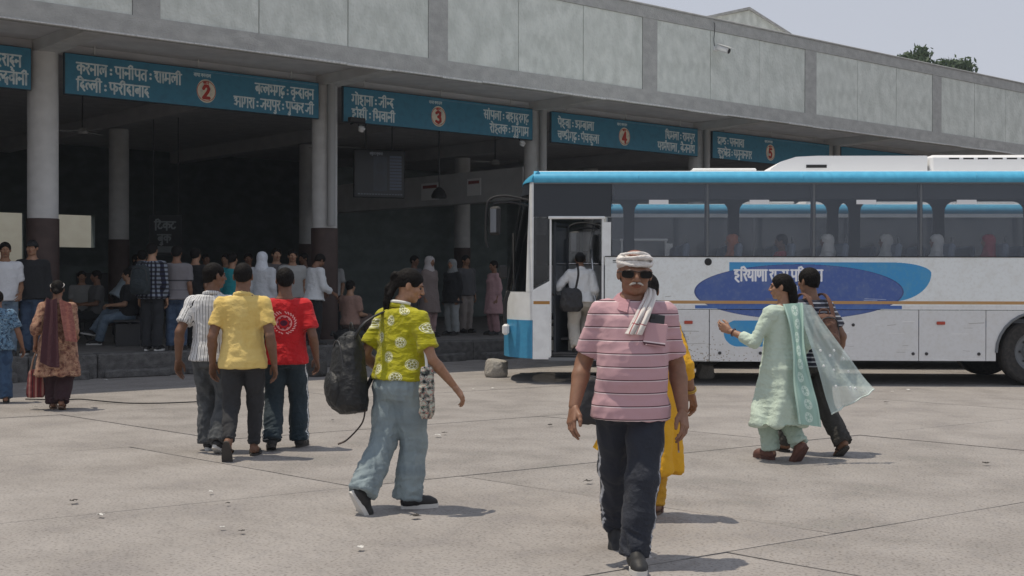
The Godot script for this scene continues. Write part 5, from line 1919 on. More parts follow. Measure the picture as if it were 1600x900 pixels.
	var girl := {"label": "young woman in lime printed shirt and pale jeans striding right", "pos": here(622, 8.3), "yaw": 138.0, "H": 1.585, "woman": true, "cell": .0095, "skin": Color(.28, .15, .09), "girth": 1.1,
		"feet": [[.04, .085, -.33, 60, -14], [-.04, 0, .09, 0, -30]], "hands": [Vector3(.1, -.42, .1), Vector3(-.17, -.46, .17)], "pelvis": Vector3(0, -.008, .02), "lean": 3.0, "head_pitch": 14, "head_yaw": -46, "elbowR": Vector3(-.2, 0, -1),
		"wear": [{"kind": "shirt", "name": "printed_shirt", "mat": print_cloth(pp, .92, true), "hemline": .535, "sleeve": .38, "loose": .016, "cuff": .026, "straight": .9, "uv": ["round", 0.0, 1.0, 1.38, 1.72], "folds": [.011, 6.5, 3.6], "cell": .0095},
			{"kind": "trousers", "name": "jeans", "mat": jean, "hem": .096, "knee": .083, "thigh": .098, "loose": .014, "folds": [.014, 10.0, 2.2], "cell": .0095}],
		"shoes": [shoe_black, sole_white, "shoe"],
		"hair": {"puff": .012, "long": 1.0, "cut": -.03, "tails": [[[Vector3(0, .03, -.1), Vector3(-.01, .045, -.125), Vector3(.0, .03, -.14)], [.03, .028, .02]], [[Vector3(0, .02, -.11), Vector3(.02, -.06, -.14), Vector3(.02, -.16, -.13), Vector3(.035, -.27, -.115)], [.03, .032, .026, .012]], [[Vector3(-.02, .0, -.1), Vector3(-.03, -.1, -.12), Vector3(-.03, -.2, -.11)], [.025, .02, .008]]]}}
	person(girl)
	put("hair_clip", tubem(ring_pts(.022, 10), .007, 6), mat(sc(.06, .05, .04), .4), girl.root, (girl.J.head as Transform3D) * Transform3D(Basis(Vector3.RIGHT, 1.2), Vector3(0, .04, -.125)))
	var wc := []
	for i in 9:
		var a := PI * (-.55 + 1.1 * i / 8.0) + PI
		wc.append((girl.J.T as Transform3D) * (Vector3(sin(a) * .068, (.848 - .515) * 1.585 - cos(a) * .012, -.018 + cos(a) * .07)))
	put("collar_trim", tubem(wc, .011, 6), mat(sc(.75, .75, .7), .9), girl.root)
	var bp := make_backpack("backpack", "large black backpack slung behind the young woman in lime", Vector3(0, 0, 0), 0, Vector3(.34, .52, .24), cloth(sc(.012, .013, .014), .6), .02)
	bp.position = girl.pos + Vector3(-.315, .885, -.03)
	bp.rotation = Vector3(.06, -1.25, .16)
	var gj: Vector3 = girl.root.transform * (girl.J.shL as Vector3)
	var bi := bp.transform.affine_inverse()
	for k in 2:
		var off := Vector3(.0, 0, .05 * k)
		bag_strap("strap", [bi * (girl.pos + Vector3(-.27, 1.12, .04 + .05 * k)), bi * (girl.pos + Vector3(-.2, 1.22, .12)), bi * (gj + Vector3(.04, .05, .05 + .03 * k)), bi * (gj + Vector3(.12, .0, .02)), bi * (gj + Vector3(.1, -.16, .04)), bi * (gj + Vector3(-.04, -.32, .0)), bi * (girl.pos + Vector3(-.22, .75, .02))], .02, M.black, bp)
	bag_strap("loose_strap", [bi * (girl.pos + Vector3(-.2, .66, .1)), bi * (girl.pos + Vector3(-.22, .57, .12)), bi * (girl.pos + Vector3(-.31, .47, .13)), bi * (girl.pos + Vector3(-.37, .44, .13))], .014, mat(sc(.05, .035, .03), .9), bp)
	var fl := blotch([Color(.75, .78, .72), Color(.62, .16, .16), Color(.78, .8, .75), Color(.2, .3, .22), Color(.8, .8, .78), Color(.12, .13, .14)], .035, 31)
	fl.uv1_scale = Vector3.ONE * 2.6
	var cb := thing("cloth_bag", "small floral cloth bag hanging at the young woman's side", "bag", girl.pos + Vector3(.2, .77, .2), .3)
	bf = Field.new(Vector3(-.12, -.22, -.09), Vector3(.12, .22, .09), .009)
	bf.column(Transform3D(), [[-.16, .035, .02, 0], [-.11, .052, .03, 0], [.0, .05, .035, 0], [.14, .045, .02, 0], [.17, .035, .012, 0]], .02)
	bf.mesh()
	bf.ruffle(crease, .012, Vector3(14, 8, 14))
	bf.normals()
	put("pouch", bf.commit(), fl, cb)
	bag_strap("strap", [Vector3(.0, .15, 0), Vector3(.0, .24, -.03), Vector3(-.01, .32, -.1), Vector3(-.03, .36, -.17)], .009, mat(sc(.7, .7, .66), .9), cb)
	# ---- three youths walking away
	var grey_jean := blotch([Color(.24, .255, .27), Color(.29, .3, .315), Color(.34, .35, .36)], .02, 14)
	var vstripe := stripes_v(Color(.84, .845, .85), [[.0, .17, Color(.1, .1, .12)], [.5, .57, Color(.45, .46, .48)]])
	var boy := {"label": "youth in black and white striped shirt, leftmost of three walking away", "pos": here(333, 11.1), "yaw": 176.0, "H": 1.665, "cell": .012, "skin": Color(.13, .066, .04),
		"feet": [[.075, 0, .13, 0, 4], [-.09, .03, -.17, 26, -6]], "hands": [Vector3(.11, -.5, -.06), Vector3(-.03, -.5, .1)], "head_yaw": -48, "pelvis": Vector3(0, -.02, 0),
		"wear": [{"kind": "shirt", "name": "striped_shirt", "mat": vstripe, "hemline": .487, "sleeve": .36, "loose": .014, "cuff": .02, "straight": .9, "uv": ["round", 0.0, 30.0, 2.0, 1.0, .168]},
			{"kind": "trousers", "name": "jeans", "mat": grey_jean, "hem": .09, "knee": .08, "thigh": .096, "folds": [.013, 9.0, 2.4]}],
		"shoes": S[1], "hair": {"puff": .009, "cut": -.06}}
	person(boy)
	var boy2 := {"label": "youth in pale yellow polo, middle of three walking away", "pos": here(380, 10.72), "yaw": 182.0, "H": 1.66, "cell": .012, "skin": Color(.15, .075, .045),
		"feet": [[.08, .1, -.3, 70, 0], [-.07, 0, .16, 0, -3]], "hands": [Vector3(.09, -.51, .05), Vector3(-.09, -.51, .0)], "pelvis": Vector3(0, -.02, 0),
		"wear": [{"kind": "shirt", "name": "polo_shirt", "mat": blotch([Color(.85, .73, .42), Color(.87, .755, .45), Color(.88, .775, .48)], .006, 70), "hemline": .465, "sleeve": .34, "loose": .012, "cuff": .016, "straight": .9, "folds": [.011, 6.5, 3.4]},
			{"kind": "trousers", "mat": cloth(sc(.03, .031, .034)), "hem": .05, "knee": .07, "thigh": .09, "length": .9}],
		"shoes": [mat(sc(.03, .028, .026), .8), mat(sc(.055, .05, .046), .9), "slipper"], "hair": {"puff": .007, "cut": -.045}}
	person(boy2)
	var rp := Paint.new(512, 512, Color(.76, .1, .13))
	rp.grime(Color(.66, .07, .1), .6, .015, 5)
	var ec := Vector2(256, 196)
	var pale := Color(.9, .68, .68)
	rp.ring(ec, 40, 2.5, pale)
	rp.ring(ec, 30, 2.0, Color(.45, .12, .2))
	rp.ellipse(ec, Vector2(20, 16), Color(.35, .12, .22))
	for k in 12:
		var a := -PI * .42 + PI * .84 * k / 11.0
		for sgn in [-1.0, 1.0]:
			var q := ec + Vector2(cos(a) * sgn, sin(a)) * 56
			rp.line(q, q + Vector2(cos(a - .9 * sgn) * sgn, sin(a - .9)) * 12, 3.2, pale)
	for k in 8:
		var a := TAU * k / 8
		rp.line(ec + Vector2(cos(a), sin(a)) * 34, ec + Vector2(cos(a + .3), sin(a + .3)) * 34, 2.0, pale)
	var tp := Paint.new(64, 16, Color(.1, .155, .2))
	tp.rect(12, 0, 15, 16, Color(.85, .86, .86))
	tp.rect(18, 0, 21, 16, Color(.85, .86, .86))
	tp.rect(43, 0, 46, 16, Color(.85, .86, .86))
	tp.rect(49, 0, 52, 16, Color(.85, .86, .86))
	var boy3 := {"label": "youth in red T-shirt with pale round back print, rightmost of three", "pos": here(446, 11.3), "yaw": 184.0, "H": 1.625, "cell": .012, "skin": Color(.14, .07, .043),
		"feet": [[.1, .02, -.13, 16, 10], [-.12, 0, .13, 0, -14]], "hands": [Vector3(.06, -.5, .06), Vector3(-.1, -.49, .08)], "pelvis": Vector3(0, -.02, 0), "head_yaw": 10,
		"wear": [{"kind": "shirt", "name": "t_shirt", "mat": print_cloth(rp, .92, true), "hemline": .475, "sleeve": .38, "loose": .018, "cuff": .026, "straight": .9, "uv": ["round", 0.0, 1.0, 1.42, 1.25], "collar": false, "top": .842},
			{"kind": "trousers", "name": "track_trousers", "mat": vcloth, "base": Color(.014, .028, .042), "band": Color(.7, .72, .72), "side": [-.03, .03], "cell": .0085, "hem": .085, "knee": .084, "thigh": .1}],
		"shoes": S[0], "hair": {"puff": .011, "cut": -.055}}
	person(boy3)
	# ---- woman with the maroon dupatta
	var floral := blotch([Color(.36, .2, .17), Color(.62, .48, .38), Color(.5, .33, .27), Color(.74, .62, .5), Color(.45, .25, .22), Color(.66, .52, .42)], .03, 51)
	var maroon := cloth(sc(.06, .018, .024))
	var w7 := {"label": "woman in brown floral kurta and maroon dupatta walking towards the platform", "pos": here(90, 14.7), "yaw": 190.0, "H": 1.5, "woman": true, "cell": .014, "girth": 1.12, "skin": Color(.2, .1, .06),
		"feet": [[.06, 0, .08, 0, 6], [-.06, .02, -.1, 18, -4]], "hands": [Vector3(.09, -.48, -.02), Vector3(-.02, -.36, .2)], "elbowL": Vector3(.1, 0, -1), "elbowR": Vector3(-.05, -.3, -1), "pelvis": Vector3(0, -.01, 0), "grip": ["grip", "relaxed"],
		"wear": [{"kind": "kurta", "mat": floral, "hemline": .27, "sleeve": .68, "flare": .045, "cuff": .03, "loose": .02, "pleats": 6, "collar": false},
			{"kind": "trousers", "name": "salwar", "mat": cloth(sc(.035, .014, .018)), "hem": .085, "knee": .1, "thigh": .1}], "shoes": S[2],
		"hair": {"puff": .012, "cut": -.05, "tails": [[[Vector3(0, -.02, -.1), Vector3(0, -.03, -.13)], [.04, .035]]]}}
	person(w7)
	put("hair_band", tubem(ring_pts(.088, 18), .009, 6), mat(sc(.4, .38, .36), .6), w7.root, (w7.J.head as Transform3D) * Transform3D(Basis(Vector3.RIGHT, -.5), Vector3(0, .055, -.02)))
	var dm := drape(Vector3(-.07, 1.29, .16), Vector3(.05, 1.28, .17), Vector3(-.1, .56, .27), Vector3(.12, .5, .27), 18, 8, func(u, t): return Vector3(0, -sin(u * PI) * .02, sin(u * 12 + t * 2) * .012 + t * (1 - t) * .03))
	worn(w7.root, "dupatta", sheet(dm, .006), maroon)
	dm = drape(Vector3(.06, 1.27, .13), Vector3(.17, 1.22, .06), Vector3(.17, .8, .2), Vector3(.27, .78, .1), 12, 7, func(u, t): return Vector3(0, 0, sin(u * 10 + t * 3) * .012 + t * .02))
	worn(w7.root, "dupatta_end", sheet(dm, .006), blotch([Color(.5, .28, .26), Color(.6, .4, .34), Color(.54, .33, .3)], .05, 53))
	var hbag := thing("hand_bag", "red striped cloth bag hanging from the floral-kurta woman's hand", "bag", w7.pos + Vector3(-.245, .31, .02), .2)
	bf = Field.new(Vector3(-.16, -.2, -.09), Vector3(.16, .2, .09), .01)
	bf.column(Transform3D(), [[-.17, .09, .05, 0], [-.12, .105, .055, 0], [.1, .085, .035, 0], [.15, .06, .02, 0]], .02)
	bf.mesh()
	bf.ruffle(crease, .01, Vector3(10, 7, 10))
	bf.normals()
	bf.uv_flat(14.0, 1.0, 1.0)
	put("pouch", bf.commit(), stripes_v(Color(.42, .14, .15), [[0., .3, Color(.62, .45, .4)], [.55, .7, Color(.2, .1, .12)]]), hbag)
	for k in 2: bag_strap("handle", [Vector3(-.05, .14, .02 - .04 * k), Vector3(-.02, .28, .01), Vector3(.02, .35, 0), Vector3(.04, .28, .01), Vector3(.05, .14, .02 - .04 * k)], .009, mat(sc(.3, .18, .12), .9), hbag)
	# ---- boy in camouflage shirt at the left edge
	var camo := blotch([Color(.1, .17, .26), Color(.25, .4, .52), Color(.62, .72, .78), Color(.14, .25, .38), Color(.42, .56, .66)], .05, 61)
	person({"label": "boy in blue camouflage shirt and jeans cut by the left edge", "pos": here(-4, 15.5), "yaw": 200.0, "H": 1.36, "cell": .014, "skin": Color(.2, .1, .06), "feet": [[.08, 0, .1, 0, 4], [-.1, 0, -.1, 0, -4]], "hands": [Vector3(.05, -.5, .05), Vector3(-.16, -.5, .08)], "girth": 1.08,
		"wear": [{"kind": "shirt", "mat": camo, "hemline": .47, "sleeve": .38, "loose": .022, "cuff": .03, "straight": .8}, {"kind": "trousers", "name": "jeans", "mat": blotch([Color(.16, .25, .36), Color(.22, .32, .43)], .02, 62), "hem": .075, "knee": .075, "thigh": .09}], "shoes": S[0], "hair": {"puff": .014}})
	# ---- couple at the right
	var mint := cloth(sc(.52, .62, .52))
	var w11 := {"label": "woman in mint green salwar suit with sheer dupatta walking left", "pos": here(1222, 10.65), "yaw": 214.0, "H": 1.575, "woman": true, "cell": .011, "skin": Color(.27, .145, .09),
		"feet": [[.05, 0, .1, 0, -4], [-.05, .07, -.2, 52, 4]], "hands": [Vector3(.2, -.16, .3), Vector3(-.06, -.46, .1)], "elbowL": Vector3(.25, -1, -.3), "pelvis": Vector3(0, -.02, 0), "head_yaw": 40, "thumbL": Vector3(.2, 1, .2),
		"wear": [{"kind": "kurta", "mat": mint, "hemline": .205, "sleeve": .78, "flare": .065, "cuff": .013, "loose": .02, "pleats": 6, "pleat_amp": .02, "straight": .8, "folds": [.01, 7.0, 2.4], "collar": false, "sway": .02},
			{"kind": "trousers", "name": "salwar", "mat": cloth(sc(.4, .5, .43)), "hem": .074, "knee": .08, "thigh": .088, "length": .96}], "shoes": [shoe_brown, mat(sc(.09, .04, .03), .8), "shoe"],
		"hair": {"puff": .012, "long": 1.0, "cut": -.05, "tails": [[[Vector3(0, .0, -.1), Vector3(0, -.1, -.115), Vector3(.01, -.25, -.115), Vector3(0, -.4, -.11)], [.045, .04, .036, .018]]]}}
	person(w11)
	put("bangle", bangle, mat(sc(.08, .02, .02), .4), w11.root, (w11.J.handL as Transform3D) * Transform3D(Basis(), Vector3(0, .035, 0)))
	var lace := Paint.new(128, 512, Color(.63, .76, .71))
	for k in 9:
		var c := Vector2(64 + sin(k * 2.2) * 8, 30 + k * 56)
		lace.ring(c, 19, 3, Color(.8, .88, .84))
		for i in 6:
			var a := TAU * i / 6 + k
			lace.ellipse(c + Vector2(cos(a), sin(a)) * 12, Vector2(5, 5), Color(.82, .9, .86))
	lace.rect(4, 0, 9, 512, Color(.75, .85, .8))
	lace.rect(119, 0, 124, 512, Color(.75, .85, .8))
	dm = drape(Vector3(-.02, 1.3, .12), Vector3(.13, 1.31, .12), Vector3(.07, .33, .27), Vector3(.27, .3, .24), 26, 9, func(u, t): return Vector3(sin(t * 7 + u * 2) * .016 - (u - .5) * .05 * sin(t * 3.0), 0, sin(u * 13 + sin(t * 6)) * .014 + sin(t * PI) * .035 + sin(t * 17) * .006))
	worn(w11.root, "dupatta", sheet(dm, .005), print_cloth(lace))
	var sheer := cloth(Color(.84, .9, .885, .4))
	sheer.transparency = BaseMaterial3D.TRANSPARENCY_ALPHA
	dm = drape(Vector3(.1, 1.31, .1), Vector3(.23, 1.29, .07), Vector3(.37, .4, .2), Vector3(.74, .6, .12), 30, 22, func(u, t): return Vector3(0, -sin(t * PI) * .02 * u, (sin(u * 19 + t * 5) * .02 + sin(u * 6 - t * 9) * .025 + sin(u * 31 + sin(t * 7) * 3) * .008) * t))
	worn(w11.root, "dupatta_end", sheet(dm, .002), sheer)
	for q in [[.3, .45], [.75, .5], [.45, .68], [.8, .75], [.3, .8], [.6, .88], [.9, .62], [.55, .55], [.7, .93], [.2, .62]]:
		var a: Vector3 = dm[int(q[1] * 29)][int(q[0] * 21)]
		var seq := st_new()
		lathe(seq, [Vector2(.001, .006), Vector2(.01, .004), Vector2(.012, -.004), Vector2(.001, -.006)], 10, Transform3D(Basis(Vector3.RIGHT, PI / 2), a))
		worn(w11.root, "mirror_work", seq.commit(), M.sequin)
	var edge := []
	for j in 22: edge.append(dm[29][j])
	worn(w11.root, "dupatta_border", tubem(edge, .007, 5), mat(sc(.6, .68, .64), .9))
	var stripes2 := stripes_h(Color(.13, .14, .2), [[0., .3, Color(.62, .64, .68)]])
	var m12 := {"label": "man in striped T-shirt with brown backpack beside the woman in mint", "pos": here(1268, 11.05), "yaw": 208.0, "H": 1.65, "cell": .012, "skin": Color(.17, .088, .052),
		"feet": [[.1, 0, .24, 0, 0], [-.1, .045, -.3, 36, -6]], "hands": [Vector3(.08, -.5, .08), Vector3(-.1, -.49, -.02)], "pelvis": Vector3(0, -.04, 0), "lean": 3.0, "head_yaw": 10,
		"wear": [{"kind": "shirt", "name": "t_shirt", "mat": stripes2, "hemline": .48, "sleeve": .36, "loose": .02, "cuff": .026, "uv": ["flat", 1.0, 2.0, 26.0, 0.0], "collar": false, "top": .842},
			{"kind": "trousers", "mat": cloth(sc(.045, .042, .038)), "hem": .078, "knee": .08, "thigh": .095, "folds": [.013, 7.0, 3.4]}], "shoes": [mat(sc(.05, .03, .02), .8), sole_dark, "slipper"], "hair": {"puff": .013, "cut": -.06}}
	person(m12)
	var bk := make_backpack("backpack", "brown backpack worn by the man in the striped T-shirt", Vector3.ZERO, 0, Vector3(.25, .34, .14), blotch([Color(.36, .25, .2), Color(.42, .3, .24)], .02, 71))
	bk.transform = (m12.root as Node3D).transform * (m12.J.T as Transform3D) * Transform3D(Basis(Vector3.UP, PI), Vector3(.0, .22, -.2))
	bi = bk.transform.affine_inverse() * (m12.root as Node3D).transform
	for sg in ["L", "R"]:
		var q: Vector3 = m12.J["sh" + sg]
		var k := .35
		var inn: Vector3 = q.lerp(m12.J.neck, .38)
		bag_strap("strap", [bi * (inn + Vector3(0, -.12, -.17)), bi * (inn + Vector3(0, .03, -.11)), bi * (inn + Vector3(0, .085, -.01)), bi * (inn + Vector3(0, .0, .11)), bi * (inn + Vector3(0, -.2, .13))], .024, mat(sc(.14, .07, .05), .9), bk)
	# ---- man climbing into the bus
	var m13 := {"label": "man in white shirt and dark cap climbing into the bus doorway", "pos": here(908, 18.62, .44), "yaw": 186.0, "H": 1.5, "cell": .016, "skin": Color(.15, .078, .046), "lean": 8.0,
		"feet": [[.08, .02, -.05, 10, 0], [-.08, .2, .22, 0, 0]], "hands": [Vector3(.2, -.3, .26), Vector3(-.06, -.45, .1)], "pelvis": Vector3(0, -.02, .04),
		"wear": [{"kind": "shirt", "mat": cloth(sc(.72, .73, .73)), "hemline": .5, "sleeve": .9, "loose": .022, "cuff": .02, "straight": .8, "folds": [.014, 6.0, 4.0]}, {"kind": "trousers", "mat": cloth(sc(.45, .42, .37)), "hem": .085, "knee": .085, "thigh": .1}], "shoes": S[0], "hair": {"puff": .01}}
	person(m13)
	cap_hat(m13, cloth(sc(.012, .014, .018)))
	var sb := thing("shoulder_bag", "black shoulder bag hanging behind the man at the bus door", "bag", m13.pos + Vector3(-.15, .78, .17), -.1)
	bf = Field.new(Vector3(-.22, -.22, -.12), Vector3(.22, .22, .12), .012)
	bf.column(Transform3D(), [[-.17, .12, .06, 0], [-.1, .17, .08, 0], [.1, .15, .06, 0], [.17, .1, .03, 0]], .03)
	bf.mesh()
	bf.ruffle(crease, .014, Vector3(9, 7, 9))
	bf.normals()
	put("pouch", bf.commit(), mat(sc(.014, .014, .016), .5), sb)
	bag_strap("strap", [Vector3(.06, .15, 0), Vector3(.1, .35, .01), Vector3(.09, .48, -.03), Vector3(.08, .52, -.12)], .016, M.black, sb)
	crowd_far()

func ring_pts(r: float, n: int) -> Array:
	var p := []
	for i in n + 1: p.append(Vector3(cos(TAU * i / n) * r, 0, sin(TAU * i / n) * r))
	return p

func cap_hat(s: Dictionary, m: Material) -> void:
	var f := Field.new(Vector3(-.12, -.02, -.14), Vector3(.12, .15, .2), .007)
	f.ell(Vector3(0, .035, -.014), Vector3(.09, .095, .106), .01)
	f.clip(Vector3(0, .03, 0), Vector3(0, -1, -.1))
	f.cap(Vector3(0, .035, .07), Vector3(0, .03, .12), .06, .05, .01, Vector3.UP, .15)
	f.mesh()
	put("cap", f.commit(), m, s.root, s.J.head)

func dress_man(s: Dictionary) -> void:
	var root: Node3D = s.root
	var Hd: Transform3D = s.J.head
	var towel := blotch([Color(.8, .78, .76), Color(.86, .845, .83), Color(.9, .885, .87)], .03, 91)
	# head wrap: twisted bands round the brow
	var f := Field.new(Vector3(-.13, -.03, -.15), Vector3(.13, .16, .14), .0045)
	for b in [[.034, .009, .082, .098, .16], [.049, .010, .085, .101, -.12], [.065, .010, .083, .099, .14], [.08, .009, .078, .093, -.1], [.092, .008, .07, .084, .06]]:
		var pts := []
		var rs := []
		for i in 29:
			var a := TAU * i / 28
			pts.append(Vector3(sin(a) * b[2], b[0] + .012 + cos(a) * (b[4] * .1 + .006) + sin(a * 2 + b[0] * 90) * .004, cos(a) * b[3] - .012))
			rs.append(b[1] + .002 * sin(a * 3))
		f.chain(pts, rs, .005)
	f.ell(Vector3(0, .05, -.014), Vector3(.078, .072, .09), .008)
	f.clip(Vector3(0, .032, 0), Vector3(0, -1, .12))
	f.mesh()
	f.ruffle(strand, .003, Vector3(18, 90, 18))
	f.normals()
	put("head_wrap", f.commit(), towel, root, Hd)
	f = Field.new(Vector3(-.1, .06, -.12), Vector3(.1, .16, .1), .005)
	f.ell(Vector3(0, .062, -.012), Vector3(.07, .07, .086), .01)
	f.clip(Vector3(0, .1, 0), Vector3(0, -1, 0))
	f.mesh()
	put("head_wrap_crown", f.commit(), mat(sc(.22, .09, .06), .9), root, Hd)
	# hair under the wrap, at the nape
	f = Field.new(Vector3(-.1, -.09, -.13), Vector3(.1, .06, .04), .006)
	f.ell(Vector3(0, .0, -.02), Vector3(.081, .09, .095), .01)
	f.clip(Vector3(0, 0, -.03), Vector3(0, 0, 1))
	f.clip(Vector3(0, -.05, 0), Vector3(0, -1, 0))
	f.mesh()
	put("hair", f.commit(), mat(sc(.06, .055, .05), .8), root, Hd)
	# sunglasses
	var g := Node3D.new()
	g.name = "sunglasses"
	root.add_child(g, true)
	g.transform = Hd
	var st: SurfaceTool
	for sg in [-1.0, 1.0]:
		st = st_new()
		var o := PackedVector2Array()
		for k in 18:
			var a := TAU * k / 18
			o.append(Vector2(.0345 * sg + .031 * signf(cos(a)) * pow(absf(cos(a)), .6), .004 + .0215 * signf(sin(a)) * pow(absf(sin(a)), .7)))
		prism(st, o, .096, .101, Transform3D(Basis(Vector3.UP, .12 * sg), Vector3(0, 0, .004)))
		put("lens", st.commit(), mat(sc(.006, .006, .007), .12), g)
	st = st_new()
	tube(st, curve([Vector3(-.068, .017, .09), Vector3(-.036, .026, .105), Vector3(0, .018, .113), Vector3(.036, .026, .105), Vector3(.068, .017, .09)], 16), .004, 6)
	for sg in [-1.0, 1.0]: tube(st, [Vector3(.068 * sg, .016, .09), Vector3(.083 * sg, .012, .04), Vector3(.088 * sg, .006, -.01)], .004, 6)
	put("frame", st.commit(), mat(sc(.03, .015, .01), .3), g)
	# moustache
	st = st_new()
	for sg in [-1.0, 1.0]:
		tube(st, curve([Vector3(.003 * sg, -.043, .101), Vector3(.018 * sg, -.046, .098), Vector3(.034 * sg, -.056, .086)], 8), [.004, .006, .007, .0075, .0075, .007, .006, .005, .003], 8, .8)
	put("moustache", st.commit(), mat(sc(.5, .47, .43), .9), root, Hd)
	# towel end hanging from the wrap over his chest
	var J: Dictionary = s.J
	var T: Transform3D = J.T
	var c := [Hd * Vector3(.03, -.085, -.085), Hd * Vector3(.082, -.085, -.045), Hd * Vector3(.078, -.125, .03), T * Vector3(.05, .5, .11), T * Vector3(.025, .45, .145), T * Vector3(-.0, .4, .16), T * Vector3(-.015, .365, .163)]
	var path := curve(c, 26)
	var rows := []
	for i in path.size():
		var t := i / 26.0
		var w := lerpf(.028, .044, smoothstep(.25, 1.0, t))
		var r := []
		for j in 9:
			var u := j / 8.0 * 2.0 - 1.0
			var side := Vector3(.92, -.32 + .3 * t, .1)
			r.append(path[i] + side * u * w + Vector3(0, 0, .018 * cos(u * 6.5 + t * 3) + .012))
		rows.append(r)
	var tw := Paint.new(64, 256, Color(.87, .85, .83))
	tw.rect(14, 0, 17, 256, Color(.62, .3, .32))
	tw.rect(44, 0, 46, 256, Color(.62, .3, .32))
	tw.rect(0, 196, 64, 200, Color(.6, .32, .34))
	put("towel_end", sheet(rows, .012), print_cloth(tw), root)
	# polo collar: two flaps lying on the shoulders, open at the throat
	for sg in [-1.0, 1.0]:
		var fr := []
		for i in 9:
			var a := lerpf(PI * .98, PI * .12, i / 8.0)
			var inn := Vector3(sin(a) * .074 * sg, .566 - cos(a) * .02 - .014 * i / 8.0, -.012 + cos(a) * .074)
			var out := inn + Vector3(sin(a) * .05 * sg, -.03 - .03 * i / 8.0, cos(a) * .05 + .012 * i / 8.0)
			fr.append([T * inn, T * (inn.lerp(out, .35) + Vector3(0, .008, 0)), T * out])
		var cl := sheet(fr, .006)
		put("collar_flap", cl, cloth(Color(.7, .53, .56)), root)
	# chest pocket and the phone in it
	var pk := T * Transform3D(Basis(Vector3.RIGHT, -.16) * Basis(Vector3.BACK, -.1), Vector3(.105, .405, .142))
	put("pocket", boxm(Vector3(.12, .12, .012), .005, Vector3(0, -.04, 0)), (root.get_node("polo_shirt") as MeshInstance3D).material_override, root, pk)
	var ph := thing("mobile_phone", "black phone sticking out of the pink polo's chest pocket", "phone", Vector3.ZERO)
	ph.transform = root.transform * pk
	put("case", boxm(Vector3(.078, .06, .011), .004, Vector3(.0, .035, -.002)), mat(sc(.02, .02, .022), .35), ph)
	put("camera_bump", boxm(Vector3(.02, .02, .004), .001, Vector3(-.022, .05, .0055)), M.black, ph)
	# bidi between his fingers
	var hl := root.transform * (J.handL as Transform3D)
	var bd := thing("cigarette", "thin brown cigarette held in the pink-shirted man's left hand", "cigarette", Vector3.ZERO)
	bd.transform = Transform3D(Basis(), hl * Vector3(.035, -.15, .035))
	put("stick", tubem([Vector3(0, .01, 0), Vector3(.004, -.075, .01)], .0045, 7), mat(sc(.22, .09, .05), .9), bd)
	put("ash_tip", tubem([Vector3(.004, -.075, .01), Vector3(.0045, -.085, .0115)], .0047, 7), mat(sc(.3, .28, .27), .95), bd)

# ---- people on the platform and in the bus
func far_person(label: String, pos: Vector3, yaw: float, H: float, top: Material, low: Material, x := {}) -> Dictionary:
	var s := {"label": label, "pos": pos, "yaw": yaw, "H": H, "cell": .025, "far": true, "skin": far_skin(int(absf(pos.x * 37))),
		"wear": [{"kind": x.get("kind", "shirt"), "mat": top, "hemline": x.get("hemline", .48), "sleeve": x.get("sleeve", .4), "loose": .024, "cuff": .024, "straight": .8, "collar": false, "top": .842, "flare": x.get("flare", .03), "folds": [.012, 6.0, 4.0]},
			{"kind": "trousers", "mat": low, "hem": .08, "knee": .082, "thigh": .096}],
		"shoes": BOX.sets[x.get("shoe", 0)], "hair": {"puff": .014, "cut": -.06}}
	for k in x: s[k] = x[k]
	if x.has("uv"): s.wear[0].uv = x.uv
	if x.get("sit", 0.0) > 0.0:
		var y: float = x.sit + .085
		s.pelvis = Vector3(0, y - .515 * H, 0)
		s.feet = x.get("feet", [[.1, 0, .46, 0, 8], [-.1, 0, .42, 0, -8]])
		s.hands = x.get("hands", [Vector3(-.02, -.3, .3), Vector3(.02, -.3, .3)])
		s.wear[0].hemline = .5
	person(s)
	return s

func scarf(s: Dictionary, m: Material) -> void:      # cloth over head and shoulders
	var f := Field.new(Vector3(-.2, -.32, -.2), Vector3(.2, .16, .16), .012)
	f.ell(Vector3(0, .03, -.02), Vector3(.1, .102, .118), .01)
	f.cap(Vector3(0, -.04, -.03), Vector3(0, -.2, -.04), .09, .13, .05)
	f.ell(Vector3(0, -.02, .12), Vector3(.062, .085, .07), .01, true)
	f.clip(Vector3(0, -.26, 0), Vector3(0, -1, 0))
	f.mesh()
	f.ruffle(crease, .01, Vector3(14, 8, 14))
	f.normals()
	put("scarf", f.commit(), m, s.root, s.J.head)

func bench(at: Vector3, turn: float, label: String) -> void:
	var o := thing("bench", label, "bench", at, turn, "platform benches")
	for k in 3: put("seat", boxm(Vector3(.5, .03, .42), .01, Vector3(-.53 + .53 * k, .42, 0)), M.dark_metal, o)
	for k in 3: put("backrest", boxm(Vector3(.5, .38, .025), .01, Vector3(-.53 + .53 * k, .68, -.24)), M.dark_metal, o)
	put("rail", boxm(Vector3(1.65, .04, .04), .005, Vector3(0, .38, -.05)), M.dark_metal, o)
	for x in [-.7, .7]: put("leg", boxm(Vector3(.05, .38, .4), .005, Vector3(x, .19, -.02)), M.dark_metal, o)

